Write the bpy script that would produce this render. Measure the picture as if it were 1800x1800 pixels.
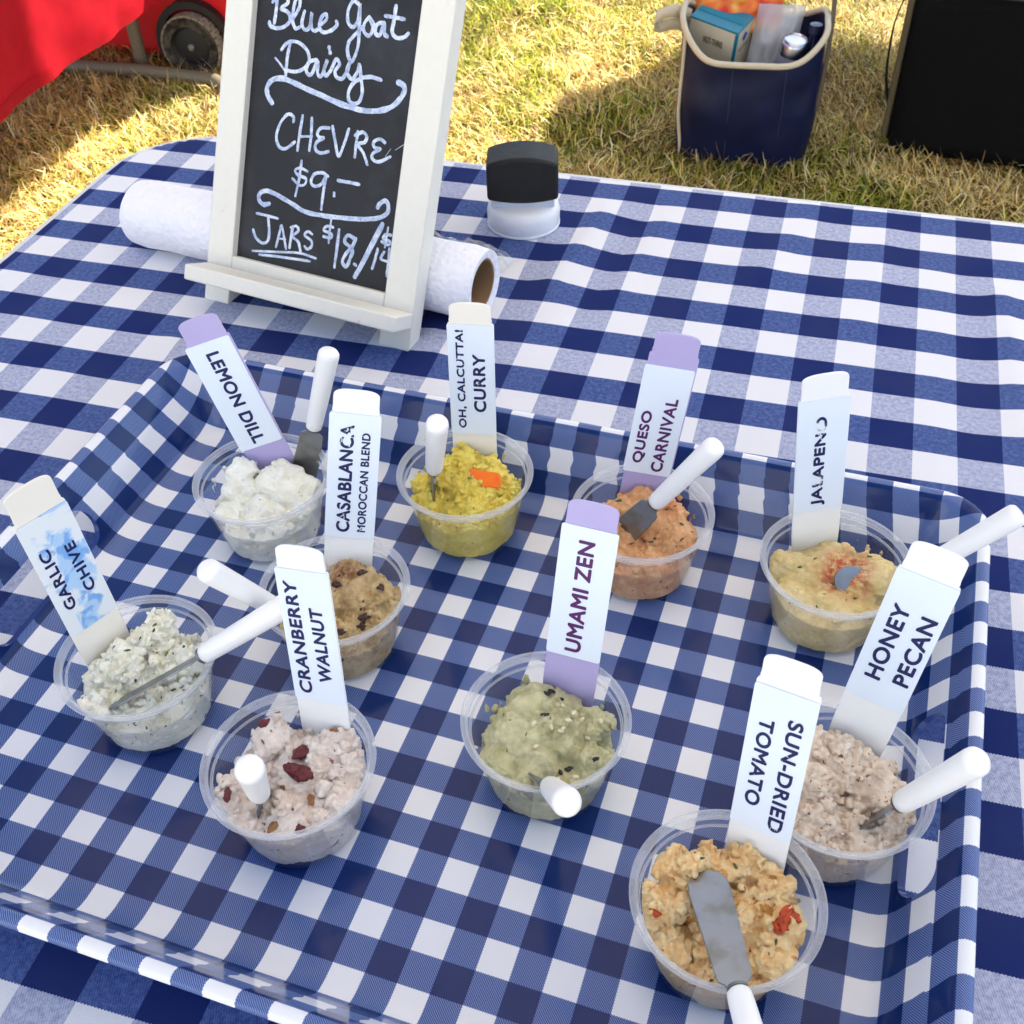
import bpy, bmesh, math, random
import numpy as np
from mathutils import Vector, Matrix, noise as mnoise

for o in list(bpy.data.objects):
    bpy.data.objects.remove(o)
SC = bpy.context.scene
COL = SC.collection

# ---------------------------------------------------------------- camera
RW = ((0.9473, 0.3192, -0.0274), (0.2004, -0.6571, -0.7267), (-0.2499, 0.6829, -0.6864))
CAM = Vector((0.2841789, -0.17882143, 0.43866067))
cd = bpy.data.cameras.new('camera')
cam = bpy.data.objects.new('camera', cd)
COL.objects.link(cam)
r0, r1, r2 = Vector(RW[0]).normalized(), Vector(RW[1]).normalized(), Vector(RW[2]).normalized()
m = Matrix.Identity(4)
for i in range(3):
    m[i][0] = r0[i]; m[i][1] = -r1[i]; m[i][2] = -r2[i]; m[i][3] = CAM[i]
cam.matrix_world = m
cd.sensor_width = 36; cd.lens = 39.074; cd.clip_start = 0.01; cd.clip_end = 200
SC.camera = cam
cd.dof.use_dof = True; cd.dof.focus_distance = 0.55; cd.dof.aperture_fstop = 42

# ---------------------------------------------------------------- light
SUN_EL = math.radians(48)
SUN_H = Vector((0.45, 0.893, 0)).normalized()
SUN_DIR = Vector((SUN_H.x * math.cos(SUN_EL), SUN_H.y * math.cos(SUN_EL), math.sin(SUN_EL)))
w = bpy.data.worlds.new('World'); SC.world = w; w.use_nodes = True
nt = w.node_tree
sky = nt.nodes.new('ShaderNodeTexSky'); sky.sky_type = 'NISHITA'; sky.sun_disc = False
sky.sun_elevation = SUN_EL; sky.sun_rotation = math.atan2(SUN_H.x, SUN_H.y)
bg = nt.nodes['Background']; bg.inputs['Strength'].default_value = 0.10
nt.links.new(sky.outputs[0], bg.inputs['Color'])
sl = bpy.data.lights.new('sun', 'SUN'); sl.energy = 5.0; sl.angle = math.radians(0.5); sl.color = (1, 0.94, 0.84)
so = bpy.data.objects.new('sun', sl); COL.objects.link(so)
so.rotation_euler = SUN_DIR.to_track_quat('Z', 'Y').to_euler()
so.location = SUN_DIR * 20
SC.view_settings.view_transform = 'Standard'; SC.view_settings.look = 'None'
SC.view_settings.exposure = 1.76; SC.view_settings.gamma = 1.0
SC.render.engine = 'CYCLES'
SC.cycles.use_denoising = True
SC.cycles.max_bounces = 10; SC.cycles.transparent_max_bounces = 24
SC.cycles.caustics_reflective = False; SC.cycles.caustics_refractive = False

# ---------------------------------------------------------------- helpers
def lin(r, g, b):
    f = lambda c: (c / 255 / 12.92) if c / 255 <= 0.04045 else ((c / 255 + 0.055) / 1.055) ** 2.4
    return (f(r), f(g), f(b), 1.0)

def tag(o, label=None, cat=None, group=None, kind=None):
    if label: o['label'] = label
    if cat: o['category'] = cat
    if group: o['group'] = group
    if kind: o['kind'] = kind
    return o

def empty(name, loc=(0, 0, 0), label=None, cat=None, group=None):
    o = bpy.data.objects.new(name, None); COL.objects.link(o); o.location = loc
    o.empty_display_size = 0.02
    return tag(o, label, cat, group)

def link(name, me, mat=None, parent=None):
    o = bpy.data.objects.new(name, me); COL.objects.link(o)
    if mat: me.materials.append(mat)
    if parent:
        o.parent = parent
        o.matrix_parent_inverse = Matrix.Translation(-parent.location)
    return o

def mesh(name, verts, faces, mat=None, parent=None, smooth=False, uv=None):
    me = bpy.data.meshes.new(name)
    me.from_pydata([tuple(v) for v in verts], [], [tuple(f) for f in faces])
    if smooth:
        me.polygons.foreach_set('use_smooth', [True] * len(me.polygons))
    if uv is not None:
        l = me.uv_layers.new(name='UVMap')
        for lp in me.loops:
            l.data[lp.index].uv = uv[lp.vertex_index]
    me.update()
    return link(name, me, mat, parent)

class MB:
    def __init__(s): s.v = []; s.f = []
    def add(s, v, f):
        k = len(s.v); s.v += [tuple(p) for p in v]; s.f += [tuple(i + k for i in q) for q in f]
    def box(s, c, d, M=None):
        x, y, z = d[0] / 2, d[1] / 2, d[2] / 2
        v = [Vector((a * x, b * y, e * z)) for e in (-1, 1) for b in (-1, 1) for a in (-1, 1)]
        if M is not None: v = [M @ p for p in v]
        v = [p + Vector(c) for p in v]
        s.add(v, [(0, 2, 3, 1), (4, 5, 7, 6), (0, 1, 5, 4), (2, 6, 7, 3), (0, 4, 6, 2), (1, 3, 7, 5)])
    def prism(s, out, O, U, V, N, t0, t1):
        O, U, V, N = Vector(O), Vector(U), Vector(V), Vector(N); n = len(out)
        v = [O + U * a + V * b + N * t0 for a, b in out] + [O + U * a + V * b + N * t1 for a, b in out]
        f = [tuple(range(n - 1, -1, -1)), tuple(range(n, 2 * n))]
        f += [(i, (i + 1) % n, n + (i + 1) % n, n + i) for i in range(n)]
        s.add(v, f)
    def tube(s, pts, rad, seg=12, cap=True):
        pts = [Vector(p) for p in pts]; n = len(pts)
        if not hasattr(rad, '__len__'): rad = [rad] * n
        v = []; prev = None
        for i, p in enumerate(pts):
            d = (pts[min(i + 1, n - 1)] - pts[max(i - 1, 0)]).normalized()
            if prev is None:
                x = d.orthogonal().normalized()
            else:
                x = (prev - d * prev.dot(d)).normalized()
            prev = x; y = d.cross(x)
            v += [p + (x * math.cos(2 * math.pi * k / seg) + y * math.sin(2 * math.pi * k / seg)) * rad[i] for k in range(seg)]
        f = [(i * seg + k, i * seg + (k + 1) % seg, (i + 1) * seg + (k + 1) % seg, (i + 1) * seg + k) for i in range(n - 1) for k in range(seg)]
        if cap: f += [tuple(range(seg - 1, -1, -1)), tuple((n - 1) * seg + k for k in range(seg))]
        s.add(v, f)
    def lathe(s, prof, c=(0, 0, 0), axis=None, seg=64, closed=False):
        M = Matrix.Identity(3)
        if axis is not None: M = Vector(axis).to_track_quat('Z', 'Y').to_matrix()
        n = len(prof); v = []
        for r, z in prof:
            for k in range(seg):
                a = 2 * math.pi * k / seg
                v.append(M @ Vector((r * math.cos(a), r * math.sin(a), z)) + Vector(c))
        f = [(i * seg + k, i * seg + (k + 1) % seg, (i + 1) * seg + (k + 1) % seg, (i + 1) * seg + k) for i in range(n - 1) for k in range(seg)]
        if closed: f += [((n - 1) * seg + k, (n - 1) * seg + (k + 1) % seg, (k + 1) % seg, k) for k in range(seg)]
        else:
            if prof[0][0] > 1e-6: f.append(tuple(range(seg - 1, -1, -1)))
            if prof[-1][0] > 1e-6: f.append(tuple((n - 1) * seg + k for k in range(seg)))
        s.add(v, f)
    def build(s, name, mat=None, parent=None, smooth=False, bevel=0, bseg=2, angle=35):
        o = mesh(name, s.v, s.f, mat, parent, smooth)
        if bevel:
            b = o.modifiers.new('bevel', 'BEVEL'); b.width = bevel; b.segments = bseg
            b.limit_method = 'ANGLE'; b.angle_limit = math.radians(30)
            b.harden_normals = False
        if smooth or bevel:
            o.data.polygons.foreach_set('use_smooth', [True] * len(o.data.polygons))
            try: o.data.set_sharp_from_angle(angle=math.radians(angle))
            except Exception: pass
        return o

def bake(o):
    dg = bpy.context.evaluated_depsgraph_get(); dg.update()
    me = bpy.data.meshes.new_from_object(o.evaluated_get(dg), preserve_all_data_layers=True, depsgraph=dg)
    o.modifiers.clear(); old = o.data; o.data = me
    return me

# ---- node helpers
class N:
    def __init__(s, mat):
        s.t = mat.node_tree; s.n = s.t.nodes; s.l = s.t.links
    def new(s, typ, **kw):
        n = s.n.new('ShaderNode' + typ)
        for k, v in kw.items(): setattr(n, k, v)
        return n
    def put(s, sock, v):
        if isinstance(v, bpy.types.NodeSocket): s.l.new(v, sock)
        else:
            if isinstance(v, tuple) and len(v) == 3 and getattr(sock, 'type', '') == 'RGBA': v = (*v, 1)
            sock.default_value = v
    def math(s, op, a, b=None, c=None):
        n = s.new('Math', operation=op); s.put(n.inputs[0], a)
        if b is not None: s.put(n.inputs[1], b)
        if c is not None: s.put(n.inputs[2], c)
        return n.outputs[0]
    def mix(s, f, a, b, blend='MIX'):
        n = s.new('Mix', data_type='RGBA', blend_type=blend)
        s.put(n.inputs['Factor'], f); s.put(n.inputs[6], a); s.put(n.inputs[7], b)
        return n.outputs[2]
    def noise(s, vec, scale, detail=3, rough=0.5, dist=0):
        n = s.new('TexNoise'); s.l.new(vec, n.inputs['Vector'])
        n.inputs['Scale'].default_value = scale; n.inputs['Detail'].default_value = detail
        n.inputs['Roughness'].default_value = rough; n.inputs['Distortion'].default_value = dist
        return n.outputs['Fac']
    def ramp(s, f, stops):
        n = s.new('ValToRGB'); s.l.new(f, n.inputs[0]); e = n.color_ramp.elements
        while len(e) < len(stops): e.new(0.5)
        for q, (p, c) in zip(e, stops):
            q.position = p; q.color = c if len(c) == 4 else (*c, 1)
        return n.outputs[0]
    def step(s, f, lo, hi):
        n = s.new('MapRange'); n.interpolation_type = 'SMOOTHSTEP'
        s.l.new(f, n.inputs[0]); n.inputs[1].default_value = lo; n.inputs[2].default_value = hi
        return n.outputs[0]
    def bump(s, h, strength, dist, normal=None):
        n = s.new('Bump'); s.l.new(h, n.inputs['Height']); n.inputs['Strength'].default_value = strength
        n.inputs['Distance'].default_value = dist
        if normal: s.l.new(normal, n.inputs['Normal'])
        return n.outputs[0]

def material(name, color=(0.8, 0.8, 0.8), rough=0.5, spec=0.5, metal=0.0, coat=0.0):
    mt = bpy.data.materials.new(name); mt.use_nodes = True
    p = mt.node_tree.nodes['Principled BSDF']
    p.inputs['Base Color'].default_value = color if len(color) == 4 else (*color, 1)
    p.inputs['Roughness'].default_value = rough; p.inputs['Specular IOR Level'].default_value = spec
    p.inputs['Metallic'].default_value = metal; p.inputs['Coat Weight'].default_value = coat
    g = N(mt); g.p = p
    g.obj = lambda: g._tc().outputs['Object']
    def _tc():
        if not hasattr(g, 'tc'): g.tc = g.new('TexCoord')
        return g.tc
    g._tc = _tc
    return mt, g

def mottled(name, color, var=0.06, scale=60, rough=0.5, bump=0.0, bscale=400, spec=0.5, dirt=None, dscale=30, dthr=0.62):
    """painted / moulded surface with slight real unevenness of tone and a fine bump"""
    mt, g = material(name, color, rough, spec)
    v = g.obj()
    n = g.noise(v, scale, 4)
    c = g.mix(n, tuple(x * (1 - var) for x in color[:3]), tuple(min(1, x * (1 + var)) for x in color[:3]))
    if dirt:
        d = g.step(g.noise(v, dscale, 6, 0.65), dthr, dthr + 0.08)
        c = g.mix(g.math('MULTIPLY', d, 0.7), c, dirt)
    g.l.new(c, g.p.inputs['Base Color'])
    if bump:
        g.l.new(g.bump(g.noise(v, bscale, 3), bump, 0.001), g.p.inputs['Normal'])
    r = g.math('MULTIPLY_ADD', g.noise(v, scale * 2, 3), 0.15, rough - 0.07)
    g.l.new(r, g.p.inputs['Roughness'])
    return mt

def text_mesh(name, body, O, X, Y, x0, x1, cap, mat, parent, off=0.05):
    """flat lettering: body runs along X from x0 to x1, letters 'cap' high centred on O along Y"""
    cu = bpy.data.curves.new(name, 'FONT'); cu.body = body; cu.size = 1; cu.fill_mode = 'FRONT'; cu.space_character = 1.07
    o = bpy.data.objects.new(name, cu); COL.objects.link(o)
    dg = bpy.context.evaluated_depsgraph_get(); dg.update()
    me = bpy.data.meshes.new_from_object(o.evaluated_get(dg), depsgraph=dg)
    bpy.data.objects.remove(o)
    co = np.array([v.co[:] for v in me.vertices])
    lo, hi = co.min(0), co.max(0)
    sx = (x1 - x0) / (hi[0] - lo[0]); sy = cap / (hi[1] - lo[1])
    O, X, Y = Vector(O), Vector(X), Vector(Y); Z = X.cross(Y).normalized()
    V, F = [], []; dd = cap * off
    for q, (ex, ey) in enumerate([(0, 0), (1, 0), (-1, 0), (0, 1), (0, -1), (.7, .7), (-.7, -.7), (.7, -.7), (-.7, .7)]):
        k = len(V)
        for v in me.vertices:
            a = x0 + (v.co.x - lo[0]) * sx + ex * dd; b = (v.co.y - (lo[1] + hi[1]) / 2) * sy + ey * dd
            V.append(O + X * a + Y * b + Z * (q * 6e-6))
        F += [tuple(i + k for i in p.vertices) for p in me.polygons]
    return mesh(name, V, F, mat, parent)
# ---------------------------------------------------------------- ground and grass
GZ = -0.744
mt, g = material('soil', (0.2, 0.14, 0.07), 0.95, 0.1)
v = g.obj()
c = g.ramp(g.noise(v, 30, 8, 0.7), [(0.3, lin(58, 42, 26)), (0.5, lin(104, 80, 46)), (0.7, lin(150, 120, 72))])
c = g.mix(g.step(g.noise(v, 3.5, 4), 0.5, 0.65), c, lin(104, 112, 52))
g.l.new(c, g.p.inputs['Base Color'])
g.l.new(g.bump(g.noise(v, 160, 6, 0.7), 1.0, 0.02), g.p.inputs['Normal'])
E = 60
gm = MB(); n_ = 40
gm.add([(-E, -E, GZ), (E, -E, GZ), (E, E, GZ), (-E, E, GZ)], [(0, 1, 2, 3)])
go = gm.build('ground', mt); go['kind'] = 'structure'

mt, g = material('grass_blade', (0.5, 0.4, 0.2), 0.6, 0.25)
at = g.new('Attribute', attribute_name='tint')
g.l.new(at.outputs['Color'], g.p.inputs['Base Color'])
tr = g.new('BsdfTranslucent'); g.l.new(at.outputs['Color'], tr.inputs['Color'])
ms = g.new('MixShader'); ms.inputs[0].default_value = 0.4
g.l.new(g.p.outputs[0], ms.inputs[1]); g.l.new(tr.outputs[0], ms.inputs[2])
g.l.new(ms.outputs[0], g.n['Material Output'].inputs['Surface'])
GRASS_MAT = mt

def grass():
    rs = np.random.RandomState(7)
    def field(x, y, s, seed):
        rr = np.random.RandomState(seed); out = np.zeros_like(x)
        for k in range(14):
            a = rr.uniform(0, 6.28); fr = s * rr.uniform(0.5, 2.2); ph = rr.uniform(0, 6.28)
            out += np.sin((x * math.cos(a) + y * math.sin(a)) * fr + ph)
        return out / 14 ** 0.5
    N0 = 330000
    # denser towards the table, all the ground the photograph can see and some to each side
    y = 1.0 + 3.3 * rs.rand(N0) ** 1.15
    x = -2.9 + 4.3 * rs.rand(N0)
    gf = field(x, y, 5.0, 3) + 0.6 * field(x, y, 14, 4) + 0.30 * (x + 0.5) + 0.35 * (y - 2.2)
    green = rs.rand(N0) < 1 / (1 + np.exp(-(gf * 1.5 - 0.75)))
    # dry blades lie in matted drifts, green ones stand
    drift = 2.4 + 0.9 * field(x, y, 4, 9)
    az = np.where(green, rs.uniform(0, 6.28, N0), drift + rs.normal(0, 1.1, N0))
    el = np.where(green, rs.uniform(0.4, 1.35, N0), np.abs(rs.normal(0.16, 0.38, N0)))
    up = (~green) & (rs.rand(N0) < 0.06); el[up] = rs.uniform(0.4, 1.2, up.sum())
    L = np.where(green, rs.uniform(0.016, 0.046, N0), rs.uniform(0.015, 0.060, N0))
    wd = np.where(green, rs.uniform(0.0010, 0.0021, N0), rs.uniform(0.0007, 0.0017, N0))
    z0 = GZ + np.where(green, 0, rs.uniform(0, 0.018, N0)) + 0.010 * np.clip(field(x, y, 16, 21), -1, 2)
    d = np.stack([np.cos(az) * np.cos(el), np.sin(az) * np.cos(el), np.sin(el)], 1)
    tw = rs.uniform(-0.9, 0.9, N0)
    sd = np.stack([-np.sin(az) * np.cos(tw), np.cos(az) * np.cos(tw), np.sin(tw)], 1)
    bend = rs.uniform(0.05, 0.35, N0) * L
    bz = np.where(green, -1, rs.choice([-1, 1], N0)) * bend
    b = np.stack([x, y, z0], 1)
    lat = sd * (rs.normal(0, 0.12, N0) * L)[:, None]
    p1 = b + d * (L * 0.5)[:, None] + lat; p1[:, 2] += np.abs(bend) * 0.5
    p2 = b + d * L[:, None]; p2[:, 2] += bz * 0.6
    p2[:, 2] = np.maximum(p2[:, 2], GZ + 0.002)
    h = sd * wd[:, None]
    V = np.stack([b - h, b + h, p1 + h * 0.8, p1 - h * 0.8, p2 + h * 0.15, p2 - h * 0.15], 1).reshape(-1, 3)
    i0 = np.arange(N0) * 6
    F = np.concatenate([np.stack([i0, i0 + 1, i0 + 2, i0 + 3], 1), np.stack([i0 + 3, i0 + 2, i0 + 4, i0 + 5], 1)], 1).reshape(-1, 4)
    dry = np.array([lin(240, 218, 144), lin(228, 198, 118), lin(250, 238, 186), lin(194, 156, 96), lin(236, 212, 134), lin(150, 116, 68)])[:, :3]
    grn = np.array([lin(132, 150, 46), lin(186, 188, 66), lin(94, 118, 40), lin(208, 204, 84)])[:, :3]
    colr = np.where(green[:, None], grn[rs.randint(0, 4, N0)], dry[rs.randint(0, 6, N0)]) * rs.uniform(0.62, 1.35, (N0, 1)) * (1 + 0.16 * np.clip(field(x, y, 9, 31), -1.5, 1.5))[:, None]
    me = bpy.data.meshes.new('grass')
    me.vertices.add(len(V)); me.vertices.foreach_set('co', V.astype(np.float32).ravel())
    me.loops.add(F.size); me.loops.foreach_set('vertex_index', F.astype(np.int32).ravel())
    me.polygons.add(len(F)); me.polygons.foreach_set('loop_start', np.arange(0, F.size, 4, dtype=np.int32))
    ca = me.color_attributes.new('tint', 'FLOAT_COLOR', 'POINT')
    cc = np.ones((len(V), 4), np.float32); cc[:, :3] = np.repeat(colr, 6, 0)
    ca.data.foreach_set('color', cc.ravel())
    me.update(); me.validate()
    o = link('grass', me, GRASS_MAT)
    tag(o, 'dry straw coloured lawn with green tufts around the stall', 'grass', kind='stuff')
grass()

# ---------------------------------------------------------------- awning above the stall, and unseen sheets added to shape the shade
mt, g = material('awning_cloth', (0.88, 0.87, 0.84), 0.8, 0.2)
tr = g.new('BsdfTranslucent'); tr.inputs['Color'].default_value = (0.97, 0.93, 0.88, 1)
ms = g.new('MixShader'); ms.inputs[0].default_value = 0.47
g.l.new(g.p.outputs[0], ms.inputs[1]); g.l.new(tr.outputs[0], ms.inputs[2])
g.l.new(ms.outputs[0], g.n['Material Output'].inputs['Surface'])
AWN = mt
AWN2 = mottled('shade_sheet_cloth', (0.5, 0.5, 0.52), rough=0.8)  # dense cloth for the added shade sheets
def awning(name, out, z, label, mat=None):
    b = MB(); b.prism(out, (0, 0, z), (1, 0, 0), (0, 1, 0), (0, 0, 1), 0, 0.004)
    o = b.build(name, mat or AWN); tag(o, label, 'awning'); return o
awning('awning', [(-0.95, -0.35), (2.1, -0.35), (2.1, 1.95), (-0.95, 1.95)], 1.5, 'pale cloth awning stretched above the checked stall table')
SH = (0.909, 1.797)
awning('awning', [(x + SH[0], y + SH[1]) for x, y in [(-0.43, 1.9), (-0.44, 2.14), (-0.50, 2.5), (-0.12, 3.02), (2.4, 3.15), (2.4, 1.1), (-0.36, 1.1)]], 1.56, 'added unseen sheet cut to cast the shade on the grass behind the stall table', AWN2)  # added occluder: outline is the wanted grass shadow shifted towards the sun
# added sunlit wall behind the camera, unseen, to bounce light onto the stall
b = MB(); V_ = []
for i in range(41):
    x_ = -3.0 + 6.2 * i / 40
    V_ += [(x_, -2.7 + 0.04 * math.sin(i * 1.1), GZ + 0.02), (x_, -2.72 + 0.03 * math.sin(i * 1.1 + 0.4), 1.75)]
b.add(V_, [(2 * i + 2, 2 * i, 2 * i + 1, 2 * i + 3) for i in range(40)])
b.add([(-3.0, -2.72, 1.75), (3.2, -2.72, 1.75), (3.2, -4.4, 2.5), (-3.0, -4.4, 2.5)], [(0, 1, 2, 3)])
tag(b.build('bounce_wall', mottled('bounce_canvas', (0.62, 0.62, 0.61), rough=0.85)), 'added unseen bounce wall behind the camera, throwing sunlight onto the stall', 'reflector')
pm_ = material('pole_paint', (0.75, 0.75, 0.75), 0.5)[0]
awning('awning', [(-0.72, 3.15), (-0.72, 2.65), (-0.556, 2.98), (-0.556, 3.477)], 1.58, 'narrow unseen strip added to cast a shade band on the red cloth', AWN2)  # added sheet, placed so its shadow edge falls down the red cloth
awning('awning', [(-3.2, 0.3), (-1.25, 0.3), (-1.25, 3.3), (-3.2, 3.3)], 1.5, 'unseen awning roof added to dim the sky light around the neighbouring red table', AWN2)  # added roof that keeps sky light off the red drape
for k, (dy, wd) in enumerate([(2.12, 0.024)]):
    p = Vector((-1.455 + 0.45 * 4.6, dy + 0.893 * 4.6, 0))
    b = MB(); b.tube([(p.x, p.y, GZ), (p.x, p.y, 1.5)], wd, 12)
    b.box((p.x, p.y, GZ + 0.008), (wd * 5, wd * 5, 0.016))
    tag(b.build('shade_pole', pm_), 'slim white pole added out of view to cast a shade stripe on the red cloth', 'pole')  # added pole, there for the narrow shadow it throws on the red cloth

# ---------------------------------------------------------------- checked table
ZT = -0.004
TX0, TX1, TY0, TY1, TR, TA = -0.365, 1.47, -0.105, 0.668, 0.085, math.radians(2.3)
TC = Vector((-0.365, 0.662))    # far left corner before rounding
TU = Vector((math.cos(TA), math.sin(TA))); TV = Vector((math.sin(TA), -math.cos(TA)))
TLX, TLY = 1.83, 0.78
tb = empty('folding_table', (0.5, 0.28, GZ), 'folding table hidden under the blue checked cloth', 'table')
b = MB()
out = []
for cx, cy, a0 in [(TR, TR, 180), (TLX - TR, TR, 270), (TLX - TR, TLY - TR, 0), (TR, TLY - TR, 90)]:
    for k in range(9):
        a = math.radians(a0 + k * 11.25); out.append((cx + TR * math.cos(a), cy + TR * math.sin(a)))
b.prism(out, (TC.x, TC.y, ZT - 0.05), (TU.x, TU.y, 0), (TV.x, TV.y, 0), (0, 0, 1), 0, 0.048)
plast = mottled('table_plastic', (0.7, 0.7, 0.68), rough=0.5)
steel_dark = mottled('dark_steel', lin(92, 88, 76), rough=0.45)
b.build('tabletop', plast, tb)
def tpt(a, c, z): return (TC.x + TU.x * a + TV.x * c, TC.y + TU.y * a + TV.y * c, z)
for a in (0.28, TLX - 0.28):
    b = MB(); b.tube([tpt(a, 0.1, GZ + 0.012), tpt(a, TLY - 0.1, GZ + 0.012)], 0.012); b.tube([tpt(a, TLY / 2, GZ + 0.012), tpt(a, TLY / 2, ZT - 0.05)], 0.015)
    b.build('leg', steel_dark, tb, True)

# gingham cloth, draped: cells 26.0 x 26.8 mm, turned 2.77 degrees from the tray
CO = Vector((0.24744767, 0.64768839)); CA = 0.04834937; CSX, CSY = 0.02601333, 0.02679115
mt, g = material('gingham_cloth', (1, 1, 1), 0.9, 0.06)
uvn = g.new('UVMap', uv_map='UVMap'); sp = g.new('SeparateXYZ'); g.l.new(uvn.outputs[0], sp.inputs[0])
u, vv = sp.outputs[0], sp.outputs[1]
zz = g.math('MULTIPLY', g.math('PINGPONG', g.math('MULTIPLY', u, 17.0), 0.5), 0.035)
fu = g.math('FLOORED_MODULO', u, 2.0); fv = g.math('FLOORED_MODULO', g.math('ADD', vv, zz), 2.0)
odd_u = g.math('GREATER_THAN', fu, 1.0); odd_v = g.math('GREATER_THAN', fv, 1.0)
wn = g.new('TexNoise'); wn.inputs['Scale'].default_value = 9; wn.inputs['Detail'].default_value = 6; wn.inputs['Roughness'].default_value = 0.8
g.l.new(uvn.outputs[0], wn.inputs['Vector'])
# woven texture: threads seen as fine steps in the half tones
th = g.math('MULTIPLY', g.math('PINGPONG', g.math('MULTIPLY', g.math('ADD', u, g.math('MULTIPLY', vv, 0.35)), 24.0), 0.5), 2.0)
wv = g.math('MULTIPLY_ADD', g.step(wn.outputs[0], 0.35, 0.65), 0.6, g.math('MULTIPLY', th, 0.4))
W_ = lin(232, 232, 236); D_ = lin(8, 33, 98)
LM = g.mix(wv, lin(124, 134, 176), lin(204, 208, 224)); DM = g.mix(wv, lin(28, 50, 114), lin(94, 116, 172))
row_dark = g.mix(odd_u, D_, DM); row_light = g.mix(odd_u, LM, W_)
c = g.mix(odd_v, row_dark, row_light)
c = g.mix(g.math('MULTIPLY', g.noise(uvn.outputs[0], 0.35, 3), 0.10), c, lin(150, 150, 150))
g.l.new(c, g.p.inputs['Base Color'])
bb = g.new('TexNoise'); bb.inputs['Scale'].default_value = 30; bb.inputs['Detail'].default_value = 2; g.l.new(uvn.outputs[0], bb.inputs['Vector'])
g.l.new(g.bump(bb.outputs[0], 0.25, 0.0006), g.p.inputs['Normal'])
CLOTH = mt

def ridge(x, y):
    z = 0.0
    for (x0, y0, x1, y1, amp, wd) in [(0.083, 0.62, 0.072, 0.50, 0.0022, 0.010), (0.118, 0.63, 0.105, 0.47, -0.0016, 0.012), (0.128, 0.61, 0.120, 0.50, 0.0012, 0.010),
                                      (0.385, 0.58, 0.405, 0.42, 0.0022, 0.010), (0.36, 0.60, 0.37, 0.40, -0.0010, 0.014), (0.24, 0.66, 0.215, 0.56, 0.0013, 0.012),
                                      (-0.012, 0.53, 0.02, 0.40, 0.0016, 0.012), (0.045, 0.50, 0.05, 0.40, -0.0012, 0.015), (0.30, 0.64, 0.29, 0.5, 0.001, 0.014),
                                      (-0.16, 0.36, -0.10, 0.31, 0.0014, 0.012), (-0.33, 0.40, -0.22, 0.30, 0.0006, 0.02), (0.41, 0.28, 0.42, 0.1, 0.0010, 0.012)]:
        dx, dy = x1 - x0, y1 - y0; L2 = dx * dx + dy * dy
        t = ((x - x0) * dx + (y - y0) * dy) / L2; tc = min(1, max(0, t))
        px, py = x - x0 - dx * tc, y - y0 - dy * tc
        s = (x - x0) * dy - (y - y0) * dx
        dist = math.hypot(px, py)
        z += 1.35 * amp * math.exp(-(dist / wd) ** 2)
    z += 0.0006 * mnoise.noise((x * 9, y * 9, 0.3)) + 0.0003 * mnoise.noise((x * 30, y * 12, 2.3))
    return z

def cloth():
    step = 0.0075; ext = 0.27
    na = int((TLX + 2 * ext) / step); nb = int((TLY + 2 * ext) / step)
    V, UV = [], []
    ca, sa = math.cos(CA), math.sin(CA); Rd = 0.009
    for j in range(nb + 1):
        for i in range(na + 1):
            a = -ext + i * step; c = -ext + j * step
            # distance outside the rounded top
            qx = abs(a - TLX / 2) - (TLX / 2 - TR); qy = abs(c - TLY / 2) - (TLY / 2 - TR)
            sx = 1 if a > TLX / 2 else -1; sy = 1 if c > TLY / 2 else -1
            ox, oy = max(qx, 0), max(qy, 0); l = math.hypot(ox, oy)
            d = l + min(max(qx, qy), 0) - TR
            if l > 1e-9: nx, ny = ox / l * sx, oy / l * sy
            elif qx > qy: nx, ny = sx, 0
            else: nx, ny = 0, sy
            d0 = d + Rd
            if d0 <= 0: pa, pc, z = a, c, 0.0
            else:
                ba, bc = a - nx * d0, c - ny * d0
                if d0 < Rd * math.pi / 2:
                    o_, z = Rd * math.sin(d0 / Rd), -Rd * (1 - math.cos(d0 / Rd))
                else:
                    dn = d0 - Rd * math.pi / 2; o_, z = Rd + dn * 0.06 + 0.012 * math.sin((ba - bc) * 38) * min(1, dn / 0.12), -Rd - dn
                pa, pc = ba + nx * o_, bc + ny * o_
            X = TC.x + TU.x * pa + TV.x * pc; Y = TC.y + TU.y * pa + TV.y * pc
            x0 = TC.x + TU.x * a + TV.x * c; y0 = TC.y + TU.y * a + TV.y * c
            zz_ = ZT + z + (ridge(X, Y) + 0.0004 if d0 < 0.02 else 0)
            V.append((X, Y, zz_))
            wx, wy = x0 - CO.x, y0 - CO.y
            UV.append(((wx * ca + wy * sa) / CSX, (-wx * sa + wy * ca) / CSY))
    F = [(j * (na + 1) + i, (j + 1) * (na + 1) + i, (j + 1) * (na + 1) + i + 1, j * (na + 1) + i + 1) for j in range(nb) for i in range(na)]
    o = mesh('tablecloth', V, F, CLOTH, None, True, UV)
    tag(o, 'navy and white checked cloth spread over the stall table', 'tablecloth')
cloth()
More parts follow.
